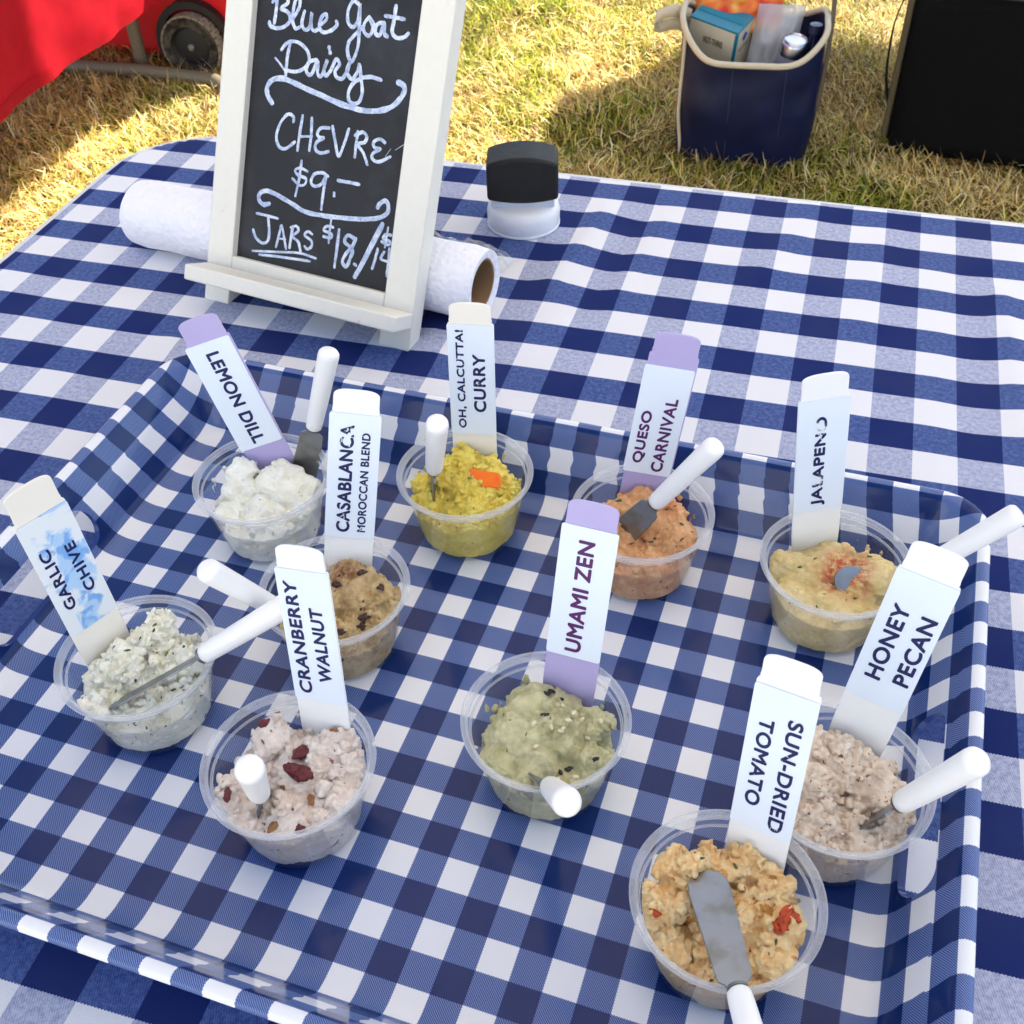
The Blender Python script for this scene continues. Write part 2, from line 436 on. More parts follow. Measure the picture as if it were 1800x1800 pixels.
# ---------------------------------------------------------------- serving tray
S = 0.014; SY = S * 1.03
FX0, FX1, FY0, FY1 = -0.0838, 0.3488, -0.0290, 0.2725
mt, g = material('tray_print', (1, 1, 1), 0.16, 0.25)
uvn = g.new('UVMap', uv_map='UVMap'); sp = g.new('SeparateXYZ'); g.l.new(uvn.outputs[0], sp.inputs[0])
u, vv = sp.outputs[0], sp.outputs[1]
sawu = g.math('MULTIPLY', g.math('PINGPONG', g.math('MULTIPLY', u, 13.0), 0.5), 0.05)
sawv = g.math('MULTIPLY', g.math('PINGPONG', g.math('MULTIPLY', vv, 13.0), 0.5), 0.05)
fu = g.math('FLOORED_MODULO', g.math('ADD', u, sawv), 2.0); fv = g.math('FLOORED_MODULO', g.math('ADD', vv, sawu), 2.0)
a = g.math('GREATER_THAN', fu, 1.0); b_ = g.math('GREATER_THAN', fv, 1.0)
tw = g.math('MULTIPLY', g.math('PINGPONG', g.math('MULTIPLY', g.math('ADD', u, vv), 13.0), 0.5), 2.0)
tw = g.step(tw, 0.25, 0.75)
MID = g.mix(tw, lin(42, 64, 122), lin(112, 134, 186))
c = g.mix(g.math('MULTIPLY', a, b_), g.mix(g.math('MAXIMUM', a, b_), lin(230, 232, 237), MID), lin(19, 43, 99))
g.l.new(c, g.p.inputs['Base Color'])
sm = g.noise(g.obj(), 35, 5, 0.6)
g.l.new(g.math('MULTIPLY_ADD', g.step(sm, 0.45, 0.75), 0.16, 0.10), g.p.inputs['Roughness'])
g.l.new(g.bump(g.noise(g.obj(), 12, 2), 0.05, 0.004), g.p.inputs['Normal'])
TRAYM = mt
def tray():
    r0 = 0.013
    prof = [(-0.012, 0.0), (-0.007, 0.0003), (-0.003, 0.0013), (0.000, 0.0032), (0.0022, 0.0065), (0.0062, 0.0145), (0.0115, 0.0245), (0.0170, 0.0350),
            (0.0190, 0.0388), (0.0203, 0.0408), (0.0222, 0.0421), (0.0243, 0.0421), (0.0259, 0.0411), (0.0264, 0.0392)]
    arc = [0]
    for k in range(1, len(prof)): arc.append(arc[-1] + math.hypot(prof[k][0] - prof[k - 1][0], prof[k][1] - prof[k - 1][1]))
    per = []
    nx, ny, nc = 40, 30, 10
    for cx, cy, a0 in [(FX1 - r0, FY1 - r0, 0), (FX0 + r0, FY1 - r0, 90), (FX0 + r0, FY0 + r0, 180), (FX1 - r0, FY0 + r0, 270)]:
        for k in range(nc + 1):
            a = math.radians(a0 + 90 * k / nc); per.append((cx, cy, math.cos(a), math.sin(a), 1 if a0 in (0, 270) else -1, 1 if a0 in (0, 90) else -1))
    n = len(per); V, UV, F = [], [], []
    for (d, z), s in zip(prof, arc):
        for cx, cy, ex, ey, gx, gy in per:
            h_ = d * 0.5
            V.append((cx + gx * h_ + ex * (r0 + h_), cy + gy * h_ + ey * (r0 + h_), z))
            q = (prof[0][0] + s) * 0.5
            UV.append(((cx + gx * q + ex * (r0 + q)) / S, (cy + gy * q + ey * (r0 + q)) / SY))
    for k in range(len(prof) - 1):
        for i in range(n):
            F.append((k * n + i, k * n + (i + 1) % n, (k + 1) * n + (i + 1) % n, (k + 1) * n + i))
    F = [f[::-1] for f in F]
    F.append(tuple(range(n)))
    o = mesh('serving_tray', V, F, TRAYM, None, True, UV)
    so_ = o.modifiers.new('thick', 'SOLIDIFY'); so_.thickness = 0.0028; so_.offset = -1
    # the two hand holes
    cut = MB()
    for x in (FX0 - 0.012, FX1 + 0.012):
        st = []
        for cy, cz, a0 in [(0.1575, 0.0185, 0), (0.0845, 0.0185, 180)]:
            pass
        y0, y1, z0, z1, r = 0.0755, 0.1675, 0.0068, 0.0275, 0.0100
        for cy, cz, a0 in [(y1 - r, z1 - r, 0), (y0 + r, z1 - r, 90), (y0 + r, z0 + r, 180), (y1 - r, z0 + r, 270)]:
            for k in range(9):
                a = math.radians(a0 + 90 * k / 8); st.append((cy + r * math.cos(a), cz + r * math.sin(a)))
        cut.prism(st, (x, 0, 0), (0, 1, 0), (0, 0, 1), (1, 0, 0), -0.02, 0.02)
    co = cut.build('cutter')
    bo = o.modifiers.new('holes', 'BOOLEAN'); bo.operation = 'DIFFERENCE'; bo.solver = 'EXACT'; bo.object = co
    bake(o); bpy.data.objects.remove(co)
    uvl = o.data.uv_layers.active.data
    for p in o.data.polygons:      # the sawn edges of the hand holes show the grey blue plastic
        if all(uvl[i].uv.length < 1e-6 for i in p.loop_indices):
            for i in p.loop_indices: uvl[i].uv = (1.5, 0.5)
    o.data.polygons.foreach_set('use_smooth', [True] * len(o.data.polygons))
    try: o.data.set_sharp_from_angle(angle=math.radians(50))
    except Exception: pass
    tag(o, 'glossy navy and white checked serving tray with hand holes under the dip cups', 'tray')
tray()

# ---------------------------------------------------------------- dip cups
HZ = 0.035
mt = bpy.data.materials.new('clear_plastic'); mt.use_nodes = True
g = N(mt); g.n.remove(g.n['Principled BSDF'])
tp = g.new('BsdfTransparent'); tp.inputs['Color'].default_value = (0.985, 0.987, 0.99, 1)
gl = g.new('BsdfGlossy'); gl.inputs['Roughness'].default_value = 0.07; gl.inputs['Color'].default_value = (1, 1, 1, 1)
df = g.new('BsdfDiffuse'); df.inputs['Color'].default_value = (0.92, 0.94, 0.96, 1)
tl = g.new('BsdfTranslucent'); tl.inputs['Color'].default_value = (0.92, 0.94, 0.96, 1)
m0 = g.new('MixShader'); m0.inputs[0].default_value = 0.5; g.l.new(df.outputs[0], m0.inputs[1]); g.l.new(tl.outputs[0], m0.inputs[2])
tc = g.new('TexCoord')
smear = g.step(g.noise(tc.outputs['Object'], 75, 2, 0.5), 0.5, 0.85)
lw = g.new('LayerWeight'); lw.inputs['Blend'].default_value = 0.35; lwf = g.new('LayerWeight'); lwf.inputs['Blend'].default_value = 0.5
haze = g.math('ADD', g.math('MULTIPLY', smear, HZ * 0.8), g.math('MULTIPLY_ADD', lw.outputs['Facing'], HZ * 1.2, HZ * 0.3))
m1 = g.new('MixShader'); g.l.new(haze, m1.inputs[0]); g.l.new(tp.outputs[0], m1.inputs[1]); g.l.new(m0.outputs[0], m1.inputs[2])
m2 = g.new('MixShader'); g.l.new(g.math('MULTIPLY_ADD', g.math('POWER', lwf.outputs['Facing'], 7.0), 0.32, 0.022), m2.inputs[0]); g.l.new(m1.outputs[0], m2.inputs[1]); g.l.new(gl.outputs[0], m2.inputs[2])
bmpn = g.bump(g.noise(tc.outputs['Object'], 90, 2), 0.06, 0.002)
g.l.new(bmpn, gl.inputs['Normal'])
g.l.new(m2.outputs[0], g.n['Material Output'].inputs['Surface'])
CLEAR = mt
RIMM = CLEAR.copy(); RIMM.name = 'clear_rim'

CUPS = dict(garlic=(0.0046, 0.0734), cranberry=(0.0985, 0.0425), umami=(0.1956, 0.0960), tomato=(0.2854, 0.0386), honey=(0.3205, 0.1047),
            jalapeno=(0.3035, 0.2284), queso=(0.2044, 0.2354), curry=(0.1056, 0.2374), lemon=(0.0012, 0.2018), casablanca=(0.0740, 0.1394))
RT = Vector((0.9477, 0.3192, 0)); BK = Vector((-0.3192, 0.9477, 0))
WALL = [(0.0, 0.0016), (0.0232, 0.0016), (0.0245, 0.0003), (0.0260, 0.0003), (0.0266, 0.0016), (0.0334, 0.0362), (0.0341, 0.0368), (0.0346, 0.0398),
        (0.0340, 0.0400), (0.0334, 0.0372), (0.0327, 0.0365), (0.0260, 0.0028), (0.0245, 0.0023), (0.0, 0.0023)]
LIP = [(0.0347, 0.0400), (0.0350, 0.0412), (0.0366, 0.0412), (0.0371, 0.0418), (0.0371, 0.0427), (0.0366, 0.0432), (0.0352, 0.0432), (0.0345, 0.0428), (0.0341, 0.0418), (0.0339, 0.0402)]
CUP_LABEL = dict(garlic='clear plastic cup of white chive cheese at the front left, under the blue smeared paddle',
    cranberry='clear plastic cup holding the spread topped with two dark red cranberries',
    umami='clear plastic cup of grey green sesame cheese in the middle of the tray',
    tomato='clear plastic cup of orange spread nearest the camera, with the tomato paddle',
    honey='clear plastic cup of beige pecan cheese beside the right hand hole of the tray',
    jalapeno='clear plastic cup of yellow spread dusted with paprika, at the back right corner',
    queso='clear plastic cup of orange herb spread in the back row, under the QUESO paddle',
    curry='clear plastic cup of bright yellow curry spread with an orange pepper piece',
    lemon='clear plastic cup of smooth white dill cheese at the back left corner',
    casablanca='clear plastic cup of tan raisin spread half hidden behind the cranberry paddle')
SPREAD_LABEL = dict(garlic='crumbly white cheese flecked with chopped green chives', cranberry='pinkish beige cheese with red cranberry bits on top',
    umami='grey green cheese lumps sprinkled with black sesame seeds', tomato='orange beige cheese with a red dried tomato piece, nearest the camera',
    honey='beige cheese with tiny brown nut crumbs, under the HONEY PECAN paddle', jalapeno='pale yellow cheese swirled smooth and dusted with red paprika',
    queso='salmon orange cheese mound with green and red flecks', curry='bright yellow crumbly cheese under an orange pepper piece',
    lemon='smooth white cheese with thin dark dill threads', casablanca='tan spiced cheese with dark raisins and brown dusting')
for k, (x, y) in CUPS.items():
    t = empty('dip_cup', (x, y, 0.0), CUP_LABEL[k], 'cup', 'clear dip cups on the tray')
    b = MB(); b.lathe(WALL, (x, y, 0.0004), seg=72, closed=False); b.build('cup_wall', CLEAR, t, True, angle=60)
    b = MB(); b.lathe(LIP, (x, y, 0.0004), seg=72, closed=True); b.build('rim', RIMM, t, True, angle=60)
    b = MB(); b.lathe([(0.0332 + 0.0007 * math.cos(q * 0.7854), 0.0369 + 0.0005 * math.sin(q * 0.7854)) for q in range(8)], (x, y, 0.0004), seg=72, closed=True); b.build('stacking_ring', RIMM, t, True, angle=80)

for nd in RIMM.node_tree.nodes:
    if nd.type == 'MATH' and nd.operation == 'MULTIPLY_ADD' and abs(nd.inputs[1].default_value - HZ * 1.2) < 1e-6:
        nd.inputs[1].default_value = 0.30; nd.inputs[2].default_value = 0.22
# ---------------------------------------------------------------- cheese
def rin(z): return 0.0260 + (min(z, 0.0400) - 0.0028) * (0.0327 - 0.0260) / (0.0365 - 0.0028) - 0.0003

def cheese_mat(name, base, var, flecks=(), dust=None, rough=0.55, cvar=0.4):
    mt, g = material(name, lin(*base), rough, 0.4)
    v = g.obj()
    n1 = g.noise(v, 130, 5, 0.6); n2 = g.noise(v, 420, 4, 0.6)
    c = g.mix(g.step(n1, 0.3, 0.7), lin(*var), lin(*base))
    c = g.mix(g.math('MULTIPLY', g.step(n2, 0.45, 0.75), cvar), c, lin(*[min(255, q + 14) for q in base]))
    for (scale, thr, dens, col, stretch) in flecks:
        mp = g.new('Mapping'); g.l.new(v, mp.inputs['Vector']); mp.inputs['Scale'].default_value = stretch
        mp.inputs['Rotation'].default_value = (0.4, 0.7, 1.1)
        vo = g.new('TexVoronoi', feature='F1'); vo.inputs['Scale'].default_value = scale
        dn = g.new('TexNoise'); dn.inputs['Scale'].default_value = scale * 1.5; g.l.new(v, dn.inputs['Vector'])
        wn_ = g.new('TexNoise'); wn_.inputs['Scale'].default_value = scale * 0.8; g.l.new(v, wn_.inputs['Vector'])
        ws = g.new('VectorMath', operation='SCALE'); g.l.new(wn_.outputs['Color'], ws.inputs[0]); ws.inputs['Scale'].default_value = 1.6 / scale
        wa_ = g.new('VectorMath', operation='ADD'); g.l.new(mp.outputs[0], wa_.inputs[0]); g.l.new(ws.outputs[0], wa_.inputs[1])
        g.l.new(wa_.outputs[0], vo.inputs['Vector'])
        s2 = g.new('SeparateColor'); g.l.new(vo.outputs['Color'], s2.inputs[0])
        dd = g.math('ADD', vo.outputs['Distance'], g.math('MULTIPLY_ADD', dn.outputs[0], 0.25, -0.125))
        mk = g.math('MULTIPLY', g.math('LESS_THAN', dd, g.math('MULTIPLY_ADD', s2.outputs[2], thr * 1.1, thr * 0.45)), g.math('LESS_THAN', s2.outputs[0], dens))
        cc = g.mix(s2.outputs[1], tuple(q * 0.6 for q in lin(*col)[:3]), lin(*col))
        c = g.mix(mk, c, cc)
    if dust:
        (dx, dy, dz), rad, col, amt, sc = dust
        vm = g.new('VectorMath', operation='DISTANCE'); g.l.new(v, vm.inputs[0]); vm.inputs[1].default_value = (dx, dy, dz)
        fall = g.step(vm.outputs['Value'], rad, rad * 0.35)
        dn = g.math('MULTIPLY', g.step(g.noise(v, sc, 6, 0.75), 0.36, 0.58), fall)
        c = g.mix(g.math('MULTIPLY', dn, amt), c, lin(*col))
    g.l.new(c, g.p.inputs['Base Color'])
    h = g.math('ADD', g.math('MULTIPLY', g.noise(v, 450, 5, 0.7), 0.7), g.math('MULTIPLY', g.noise(v, 1400, 3, 0.6), 0.25))
    g.l.new(g.bump(h, 0.8, 0.0012), g.p.inputs['Normal'])
    g.p.inputs['Subsurface Weight'].default_value = 0.3
    g.p.inputs['Subsurface Scale'].default_value = 1.0
    g.p.inputs['Subsurface Radius'].default_value = (0.0045, 0.0036, 0.0026)
    return mt

def P(k, r, b, z):
    x, y = CUPS[k]; q = RT * r + BK * b
    return Vector((x + q.x, y + q.y, z))

# crumb size, roughness of the surface, fill height and the main lumps (right, back, height, radius) of each cup
SPEC = dict(
    garlic=dict(base=(248, 246, 232), var=(236, 233, 208), fill=0.019, crumb=170, cr=(0.0012, 0.0034), d1=0.0032, d2=0.0016,
        lumps=[(0.0, 0.016, 0.031, 0.0095), (0.004, 0.022, 0.036, 0.006), (-0.010, 0.006, 0.030, 0.010), (-0.019, -0.004, 0.026, 0.0085), (-0.016, -0.016, 0.024, 0.008),
               (0.012, 0.006, 0.027, 0.010), (0.022, 0.006, 0.030, 0.0065), (0.004, -0.016, 0.019, 0.010), (0.017, -0.012, 0.018, 0.010), (-0.004, 0.001, 0.026, 0.009)],
        fl=[(260, 0.20, 0.22, (74, 96, 62), (1, 1, 1)), (420, 0.16, 0.12, (120, 140, 90), (1, 0.6, 1))]),
    cranberry=dict(base=(242, 230, 218), var=(222, 204, 192), fill=0.021, crumb=110, cr=(0.0012, 0.003), d1=0.0034, d2=0.0014,
        lumps=[(-0.012, 0.020, 0.030, 0.008), (0.018, 0.014, 0.028, 0.011), (0.004, 0.006, 0.026, 0.014), (0.018, -0.006, 0.025, 0.011), (0.0, -0.018, 0.024, 0.012),
               (-0.024, -0.008, 0.029, 0.007), (-0.016, -0.018, 0.024, 0.009), (0.014, -0.020, 0.023, 0.009), (0.024, 0.004, 0.028, 0.007)],
        fl=[(170, 0.18, 0.09, (112, 36, 52), (1, 1, 1)), (330, 0.18, 0.14, (160, 118, 92), (1, 1, 1)), (110, 0.17, 0.08, (150, 112, 60), (1, 1, 1)), (240, 0.2, 0.16, (160, 110, 120), (1, .7, 1))]),
    umami=dict(base=(208, 202, 160), var=(176, 172, 126), fill=0.017, crumb=60, cr=(0.0012, 0.0028), d1=0.0036, d2=0.0012,
        lumps=[(-0.006, 0.014, 0.030, 0.012), (0.007, 0.014, 0.029, 0.008), (-0.012, 0.002, 0.029, 0.013), (0.006, 0.002, 0.028, 0.011), (-0.020, -0.010, 0.023, 0.009), (-0.006, -0.012, 0.024, 0.011),
               (0.021, 0.006, 0.027, 0.0075), (0.020, -0.013, 0.024, 0.0095), (0.008, -0.018, 0.020, 0.008), (-0.010, -0.02, 0.022, 0.008)],
        fl=[(300, 0.17, 0.20, (112, 112, 76), (1, 0.5, 1)), (420, 0.18, 0.14, (214, 206, 176), (1, 1, 1)), (200, 0.1, 0.05, (150, 84, 60), (1, 1, 1))]),
    tomato=dict(base=(243, 216, 164), var=(233, 184, 120), fill=0.013, crumb=190, cr=(0.0012, 0.0036), d1=0.0034, d2=0.0016,
        lumps=[(-0.024, 0.004, 0.026, 0.0085), (-0.016, 0.018, 0.029, 0.008), (-0.004, 0.018, 0.029, 0.008), (0.010, 0.019, 0.026, 0.009), (0.020, 0.010, 0.026, 0.009), (0.010, 0.006, 0.023, 0.011),
               (0.024, -0.004, 0.023, 0.0085), (0.016, -0.010, 0.017, 0.010), (-0.022, -0.008, 0.018, 0.007), (0.020, -0.02, 0.020, 0.009), (0.0, -0.006, 0.014, 0.010), (-0.0110, 0.0150, 0.0345, 0.0020)],
        fl=[(240, 0.18, 0.08, (178, 60, 30), (1, 0.4, 1)), (300, 0.15, 0.08, (110, 110, 60), (1, 1, 1)), (140, 0.25, 0.16, (226, 162, 82), (1, 1, 1))]),
    honey=dict(base=(238, 222, 202), var=(216, 194, 172), fill=0.022, crumb=120, cr=(0.0010, 0.0026), d1=0.0030, d2=0.0016,
        lumps=[(-0.008, 0.022, 0.031, 0.010), (0.004, 0.014, 0.030, 0.013), (-0.010, 0.006, 0.029, 0.013), (0.017, 0.006, 0.028, 0.011), (0.022, -0.006, 0.026, 0.010), (-0.022, 0.004, 0.027, 0.009),
               (-0.012, -0.012, 0.025, 0.012), (0.008, -0.018, 0.022, 0.011), (-0.022, -0.01, 0.025, 0.008)],
        fl=[(330, 0.20, 0.22, (150, 96, 66), (1, 1, 1)), (500, 0.2, 0.22, (176, 130, 104), (1, 1, 1)), (170, 0.14, 0.1, (120, 66, 38), (1, 1, 1))]),
    jalapeno=dict(base=(232, 212, 158), var=(212, 186, 120), fill=0.022, crumb=40, cr=(0.0010, 0.0022), d1=0.0026, d2=0.0008,
        lumps=[(0.0, 0.008, 0.024, 0.018), (-0.020, 0.010, 0.028, 0.009), (0.018, 0.002, 0.030, 0.012), (0.021, -0.004, 0.034, 0.009), (0.012, -0.004, 0.027, 0.011), (0.0, -0.012, 0.021, 0.016), (-0.018, -0.008, 0.022, 0.012), (0.012, -0.018, 0.022, 0.010), (0.006, 0.016, 0.027, 0.010)],
        fl=[(260, 0.15, 0.10, (110, 128, 62), (1, 1, 1)), (400, 0.16, 0.10, (206, 160, 90), (1, 1, 1))], dust=(0.006, 0.000, 0.031, 0.021, (188, 62, 20), 0.95, 260)),
    queso=dict(base=(232, 182, 130), var=(206, 142, 90), fill=0.020, crumb=60, cr=(0.0010, 0.0024), d1=0.0028, d2=0.0014,
        lumps=[(-0.002, 0.012, 0.032, 0.013), (0.010, 0.004, 0.033, 0.013), (-0.013, 0.008, 0.030, 0.010), (-0.010, -0.008, 0.024, 0.012), (0.016, -0.008, 0.028, 0.012), (0.002, -0.018, 0.022, 0.012), (0.022, -0.012, 0.024, 0.008)],
        fl=[(240, 0.18, 0.14, (92, 96, 50), (1, 1, 1)), (300, 0.16, 0.12, (168, 50, 22), (1, 1, 1)), (420, 0.16, 0.12, (150, 92, 56), (1, 1, 1))], dust=(0.011, 0.006, 0.042, 0.009, (172, 56, 20), 0.8, 260)),
    curry=dict(base=(240, 222, 110), var=(224, 196, 76), fill=0.021, crumb=200, cr=(0.0009, 0.0024), d1=0.0028, d2=0.0016,
        lumps=[(0.0, 0.014, 0.033, 0.012), (-0.010, 0.008, 0.032, 0.010), (0.012, 0.010, 0.031, 0.010), (0.006, 0.0, 0.030, 0.014), (0.020, 0.0, 0.028, 0.008), (-0.018, -0.006, 0.024, 0.010), (0.004, -0.016, 0.024, 0.014), (0.018, -0.014, 0.024, 0.010), (-0.024, 0.006, 0.026, 0.006)],
        fl=[(260, 0.15, 0.12, (196, 150, 60), (1, 1, 1)), (400, 0.15, 0.10, (246, 232, 150), (1, 1, 1))]),
    lemon=dict(base=(250, 249, 240), var=(238, 236, 214), fill=0.019, crumb=50, cr=(0.0010, 0.0022), d1=0.0030, d2=0.0011,
        lumps=[(-0.014, 0.012, 0.036, 0.008), (-0.014, 0.004, 0.030, 0.009), (0.006, 0.008, 0.032, 0.012), (0.016, 0.002, 0.029, 0.011), (0.020, -0.008, 0.025, 0.009), (0.002, -0.010, 0.023, 0.013), (-0.018, -0.010, 0.022, 0.009), (0.008, -0.018, 0.021, 0.010)],
        fl=[(240, 0.10, 0.16, (84, 92, 66), (1, 0.25, 1)), (420, 0.10, 0.08, (120, 124, 92), (0.3, 1, 1))]),
    casablanca=dict(base=(208, 184, 136), var=(164, 130, 82), fill=0.020, crumb=70, cr=(0.0010, 0.0026), d1=0.0030, d2=0.0014,
        lumps=[(0.004, 0.014, 0.030, 0.012), (0.014, 0.006, 0.030, 0.013), (-0.006, 0.006, 0.028, 0.013), (0.016, -0.010, 0.024, 0.012), (-0.012, -0.010, 0.022, 0.012), (0.002, -0.016, 0.022, 0.012), (0.024, 0.004, 0.027, 0.008)],
        fl=[(230, 0.17, 0.14, (72, 38, 26), (1, 0.7, 1)), (360, 0.18, 0.18, (150, 92, 56), (1, 1, 1)), (300, 0.14, 0.06, (84, 92, 54), (1, 1, 1))], dust=(0.001, 0.012, 0.040, 0.013, (122, 58, 22), 0.8, 240)))
ttex = {}
def clouds(size, depth):
    k = (size, depth)
    if k not in ttex:
        t = bpy.data.textures.new('clumps', 'CLOUDS'); t.noise_scale = size; t.noise_depth = depth; ttex[k] = t
    return ttex[k]
def voro(size):
    k = ('v', size)
    if k not in ttex:
        t = bpy.data.textures.new('crumbs', 'VORONOI'); t.noise_scale = size; t.distance_metric = 'DISTANCE'; ttex[k] = t
    return ttex[k]
SPREADS = {}
for si, (k, sp_) in enumerate(SPEC.items()):
    rnd = random.Random(si + 11)
    x, y = CUPS[k]; b = MB()
    zt_ = sp_['fill'] + 0.004
    b.lathe([(0, 0.0030), (rin(0.003), 0.0030), (rin(zt_ * 0.5), zt_ * 0.5), (rin(zt_), zt_), (rin(zt_) * 0.8, zt_ + 0.001), (0, zt_ + 0.001)], (x, y, 0), seg=40)
    ico = bmesh.new(); bmesh.ops.create_icosphere(ico, subdivisions=2, radius=1)
    iv = [Vector(q.co) for q in ico.verts]; ifc = [tuple(q.index for q in f.verts) for f in ico.faces]; ico.free()
    def blob(c, r, sq=(1, 1, 1), amp=0.22):
        ph = rnd.random() * 50
        vs = []
        for p in iv:
            n_ = 1 + amp * mnoise.noise(p * 1.3 + Vector((ph, ph * 2, ph)))
            vs.append(Vector(c) + Vector((p.x * r * n_ * sq[0], p.y * r * n_ * sq[1], p.z * r * n_ * sq[2])))
        b.add(vs, ifc)
    for (r_, bk, z, rad) in sp_['lumps']:
        c = P(k, r_ * 1.0, bk * 1.0, z + 0.003 - rad * 0.35)
        rad *= 1.14
        blob(c, rad, (1, 1, 0.85), 0.35)
        for _ in range(max(2, sp_['crumb'] // 14)):
            th = rnd.uniform(0, 6.28); ph = rnd.uniform(0.0, 1.25); rr = rad * rnd.uniform(0.8, 1.02)
            q = c + Vector((math.cos(th) * math.sin(ph), math.sin(th) * math.sin(ph), math.cos(ph) * 0.85)) * rr
            blob(q, rnd.uniform(*sp_['cr']) * 1.2, (1, 1, 1), 0.5)
    for _ in range(sp_['crumb']):
        a = rnd.uniform(0, 6.28); r = rnd.uniform(0, 1) ** 0.5 * 0.027
        blob(P(k, r * math.cos(a), r * math.sin(a), zt_ + rnd.uniform(0, 0.004)), rnd.uniform(*sp_['cr']), (1, 1, 0.9), 0.5)
    for _ in range(14):     # smears left on the cup wall
        a = rnd.uniform(0, 6.28); z = rnd.uniform(zt_, 0.034)
        blob((x + math.cos(a) * (rin(z) - 0.0004), y + math.sin(a) * (rin(z) - 0.0004), z), rnd.uniform(0.0010, 0.0028), (0.42, 0.42, rnd.uniform(0.8, 1.6)), 0.5)
    o = b.build('cheese_spread', None, None, True)
    o.location = (0, 0, 0)
    rm = o.modifiers.new('join', 'REMESH'); rm.mode = 'VOXEL'; rm.voxel_size = 0.00062; rm.use_smooth_shade = True
    for tx, st in ((clouds(0.0085, 2), sp_['d1']),):
        d = o.modifiers.new('lumps', 'DISPLACE'); d.texture = tx; d.strength = st; d.mid_level = 0.5; d.texture_coords = 'LOCAL'
    me = bake(o)
    n = len(me.vertices); co = np.empty(n * 3, np.float32); me.vertices.foreach_get('co', co); co = co.reshape(-1, 3)
    no = np.empty(n * 3, np.float32); me.vertex_normals.foreach_get('vector', no); no = no.reshape(-1, 3)
    ds = np.zeros(n, np.float32); nz_ = mnoise.noise; cb = sp_['d2'] / 0.0014; so3 = Vector((si * 3.7, si * 1.3, 0)); sax = Vector((math.cos(si * 1.9), math.sin(si * 1.9), 0.25))
    for vi in range(n):
        if co[vi, 2] < 0.010: continue
        p_ = Vector(co[vi])
        m_ = min(1, max(0, (nz_(p_ * 75 + so3) + 0.42 - (0.34 if sp_['crumb'] < 80 else 0)) * 3.2))
        q_ = p_ * 300 + so3
        d_ = 0.0016 * nz_(p_ * 150 + so3) + m_ * cb * (0.0036 * (abs(nz_(q_)) - 0.22) + 0.0014 * (abs(nz_(q_ * 2.1)) - 0.2) + 0.0004 * nz_(p_ * 1150))
        al = p_.dot(sax)
        d_ += (1 - m_) * 0.0007 * (nz_((p_ - sax * al) * 420 + sax * al * 60) + 0.4 * nz_(p_ * 900))
        ds[vi] = d_
    co += no * ds[:, None]
    dx, dy = co[:, 0] - x, co[:, 1] - y; r = np.hypot(dx, dy)
    lim = 0.0260 + (np.minimum(co[:, 2], 0.040) - 0.0028) * (0.0327 - 0.0260) / (0.0365 - 0.0028) - 0.00012
    f = np.minimum(1, lim / np.maximum(r, 1e-6)); co[:, 0] = x + dx * f; co[:, 1] = y + dy * f
    co[:, 2] = np.maximum(co[:, 2], 0.0031)
    me.vertices.foreach_set('co', co.ravel()); me.update()
    me.polygons.foreach_set('use_smooth', [True] * len(me.polygons))
    du = sp_.get('dust')
    if du:
        p = P(k, du[0], du[1], du[2]); du = (tuple(p), du[3], du[4], du[5], du[6])
    me.materials.clear(); me.materials.append(cheese_mat('cheese_' + k, sp_['base'], sp_['var'], sp_['fl'], du))
    tag(o, SPREAD_LABEL[k], 'cheese spread', 'cheese spreads in the dip cups')
    SPREADS[k] = o

from mathutils.bvhtree import BVHTree
BV = {}
def drop(k, r, bk):
    if k not in BV:
        me = SPREADS[k].data
        BV[k] = BVHTree.FromPolygons([v.co[:] for v in me.vertices], [p.vertices[:] for p in me.polygons])
    q = P(k, r, bk, 0.08); h = BV[k].ray_cast(q, Vector((0, 0, -1)))
    return (h[0], h[1]) if h[0] is not None else (P(k, r, bk, 0.03), Vector((0, 0, 1)))

def lump(name, k, r, bk, dims, mat, seed, amp=0.4, sink=0.2, yaw=None, sub=3):
    p, n = drop(k, r, bk); rn = random.Random(seed)
    bm = bmesh.new(); bmesh.ops.create_icosphere(bm, subdivisions=sub, radius=1)
    n = (n + Vector((0, 0, 1.5))).normalized()
    M = n.to_track_quat('Z', 'Y').to_matrix() @ Matrix.Rotation(yaw if yaw is not None else rn.uniform(0, 6.28), 3, 'Z')
    ph = Vector((rn.uniform(0, 99), rn.uniform(0, 99), 0))
    V = []
    for v in bm.verts:
        s_ = 1 + amp * mnoise.noise(v.co * 1.3 + ph) + amp * 0.35 * mnoise.noise(v.co * 3.4 + ph)
        V.append(p + n * dims[2] * (1 - sink * 2) + M @ Vector((v.co.x * dims[0] * s_, v.co.y * dims[1] * s_, v.co.z * dims[2] * s_)))
    F = [tuple(q.index for q in f.verts) for f in bm.faces]; bm.free()
    return mesh(name, V, F, mat, SPREADS[k], True)

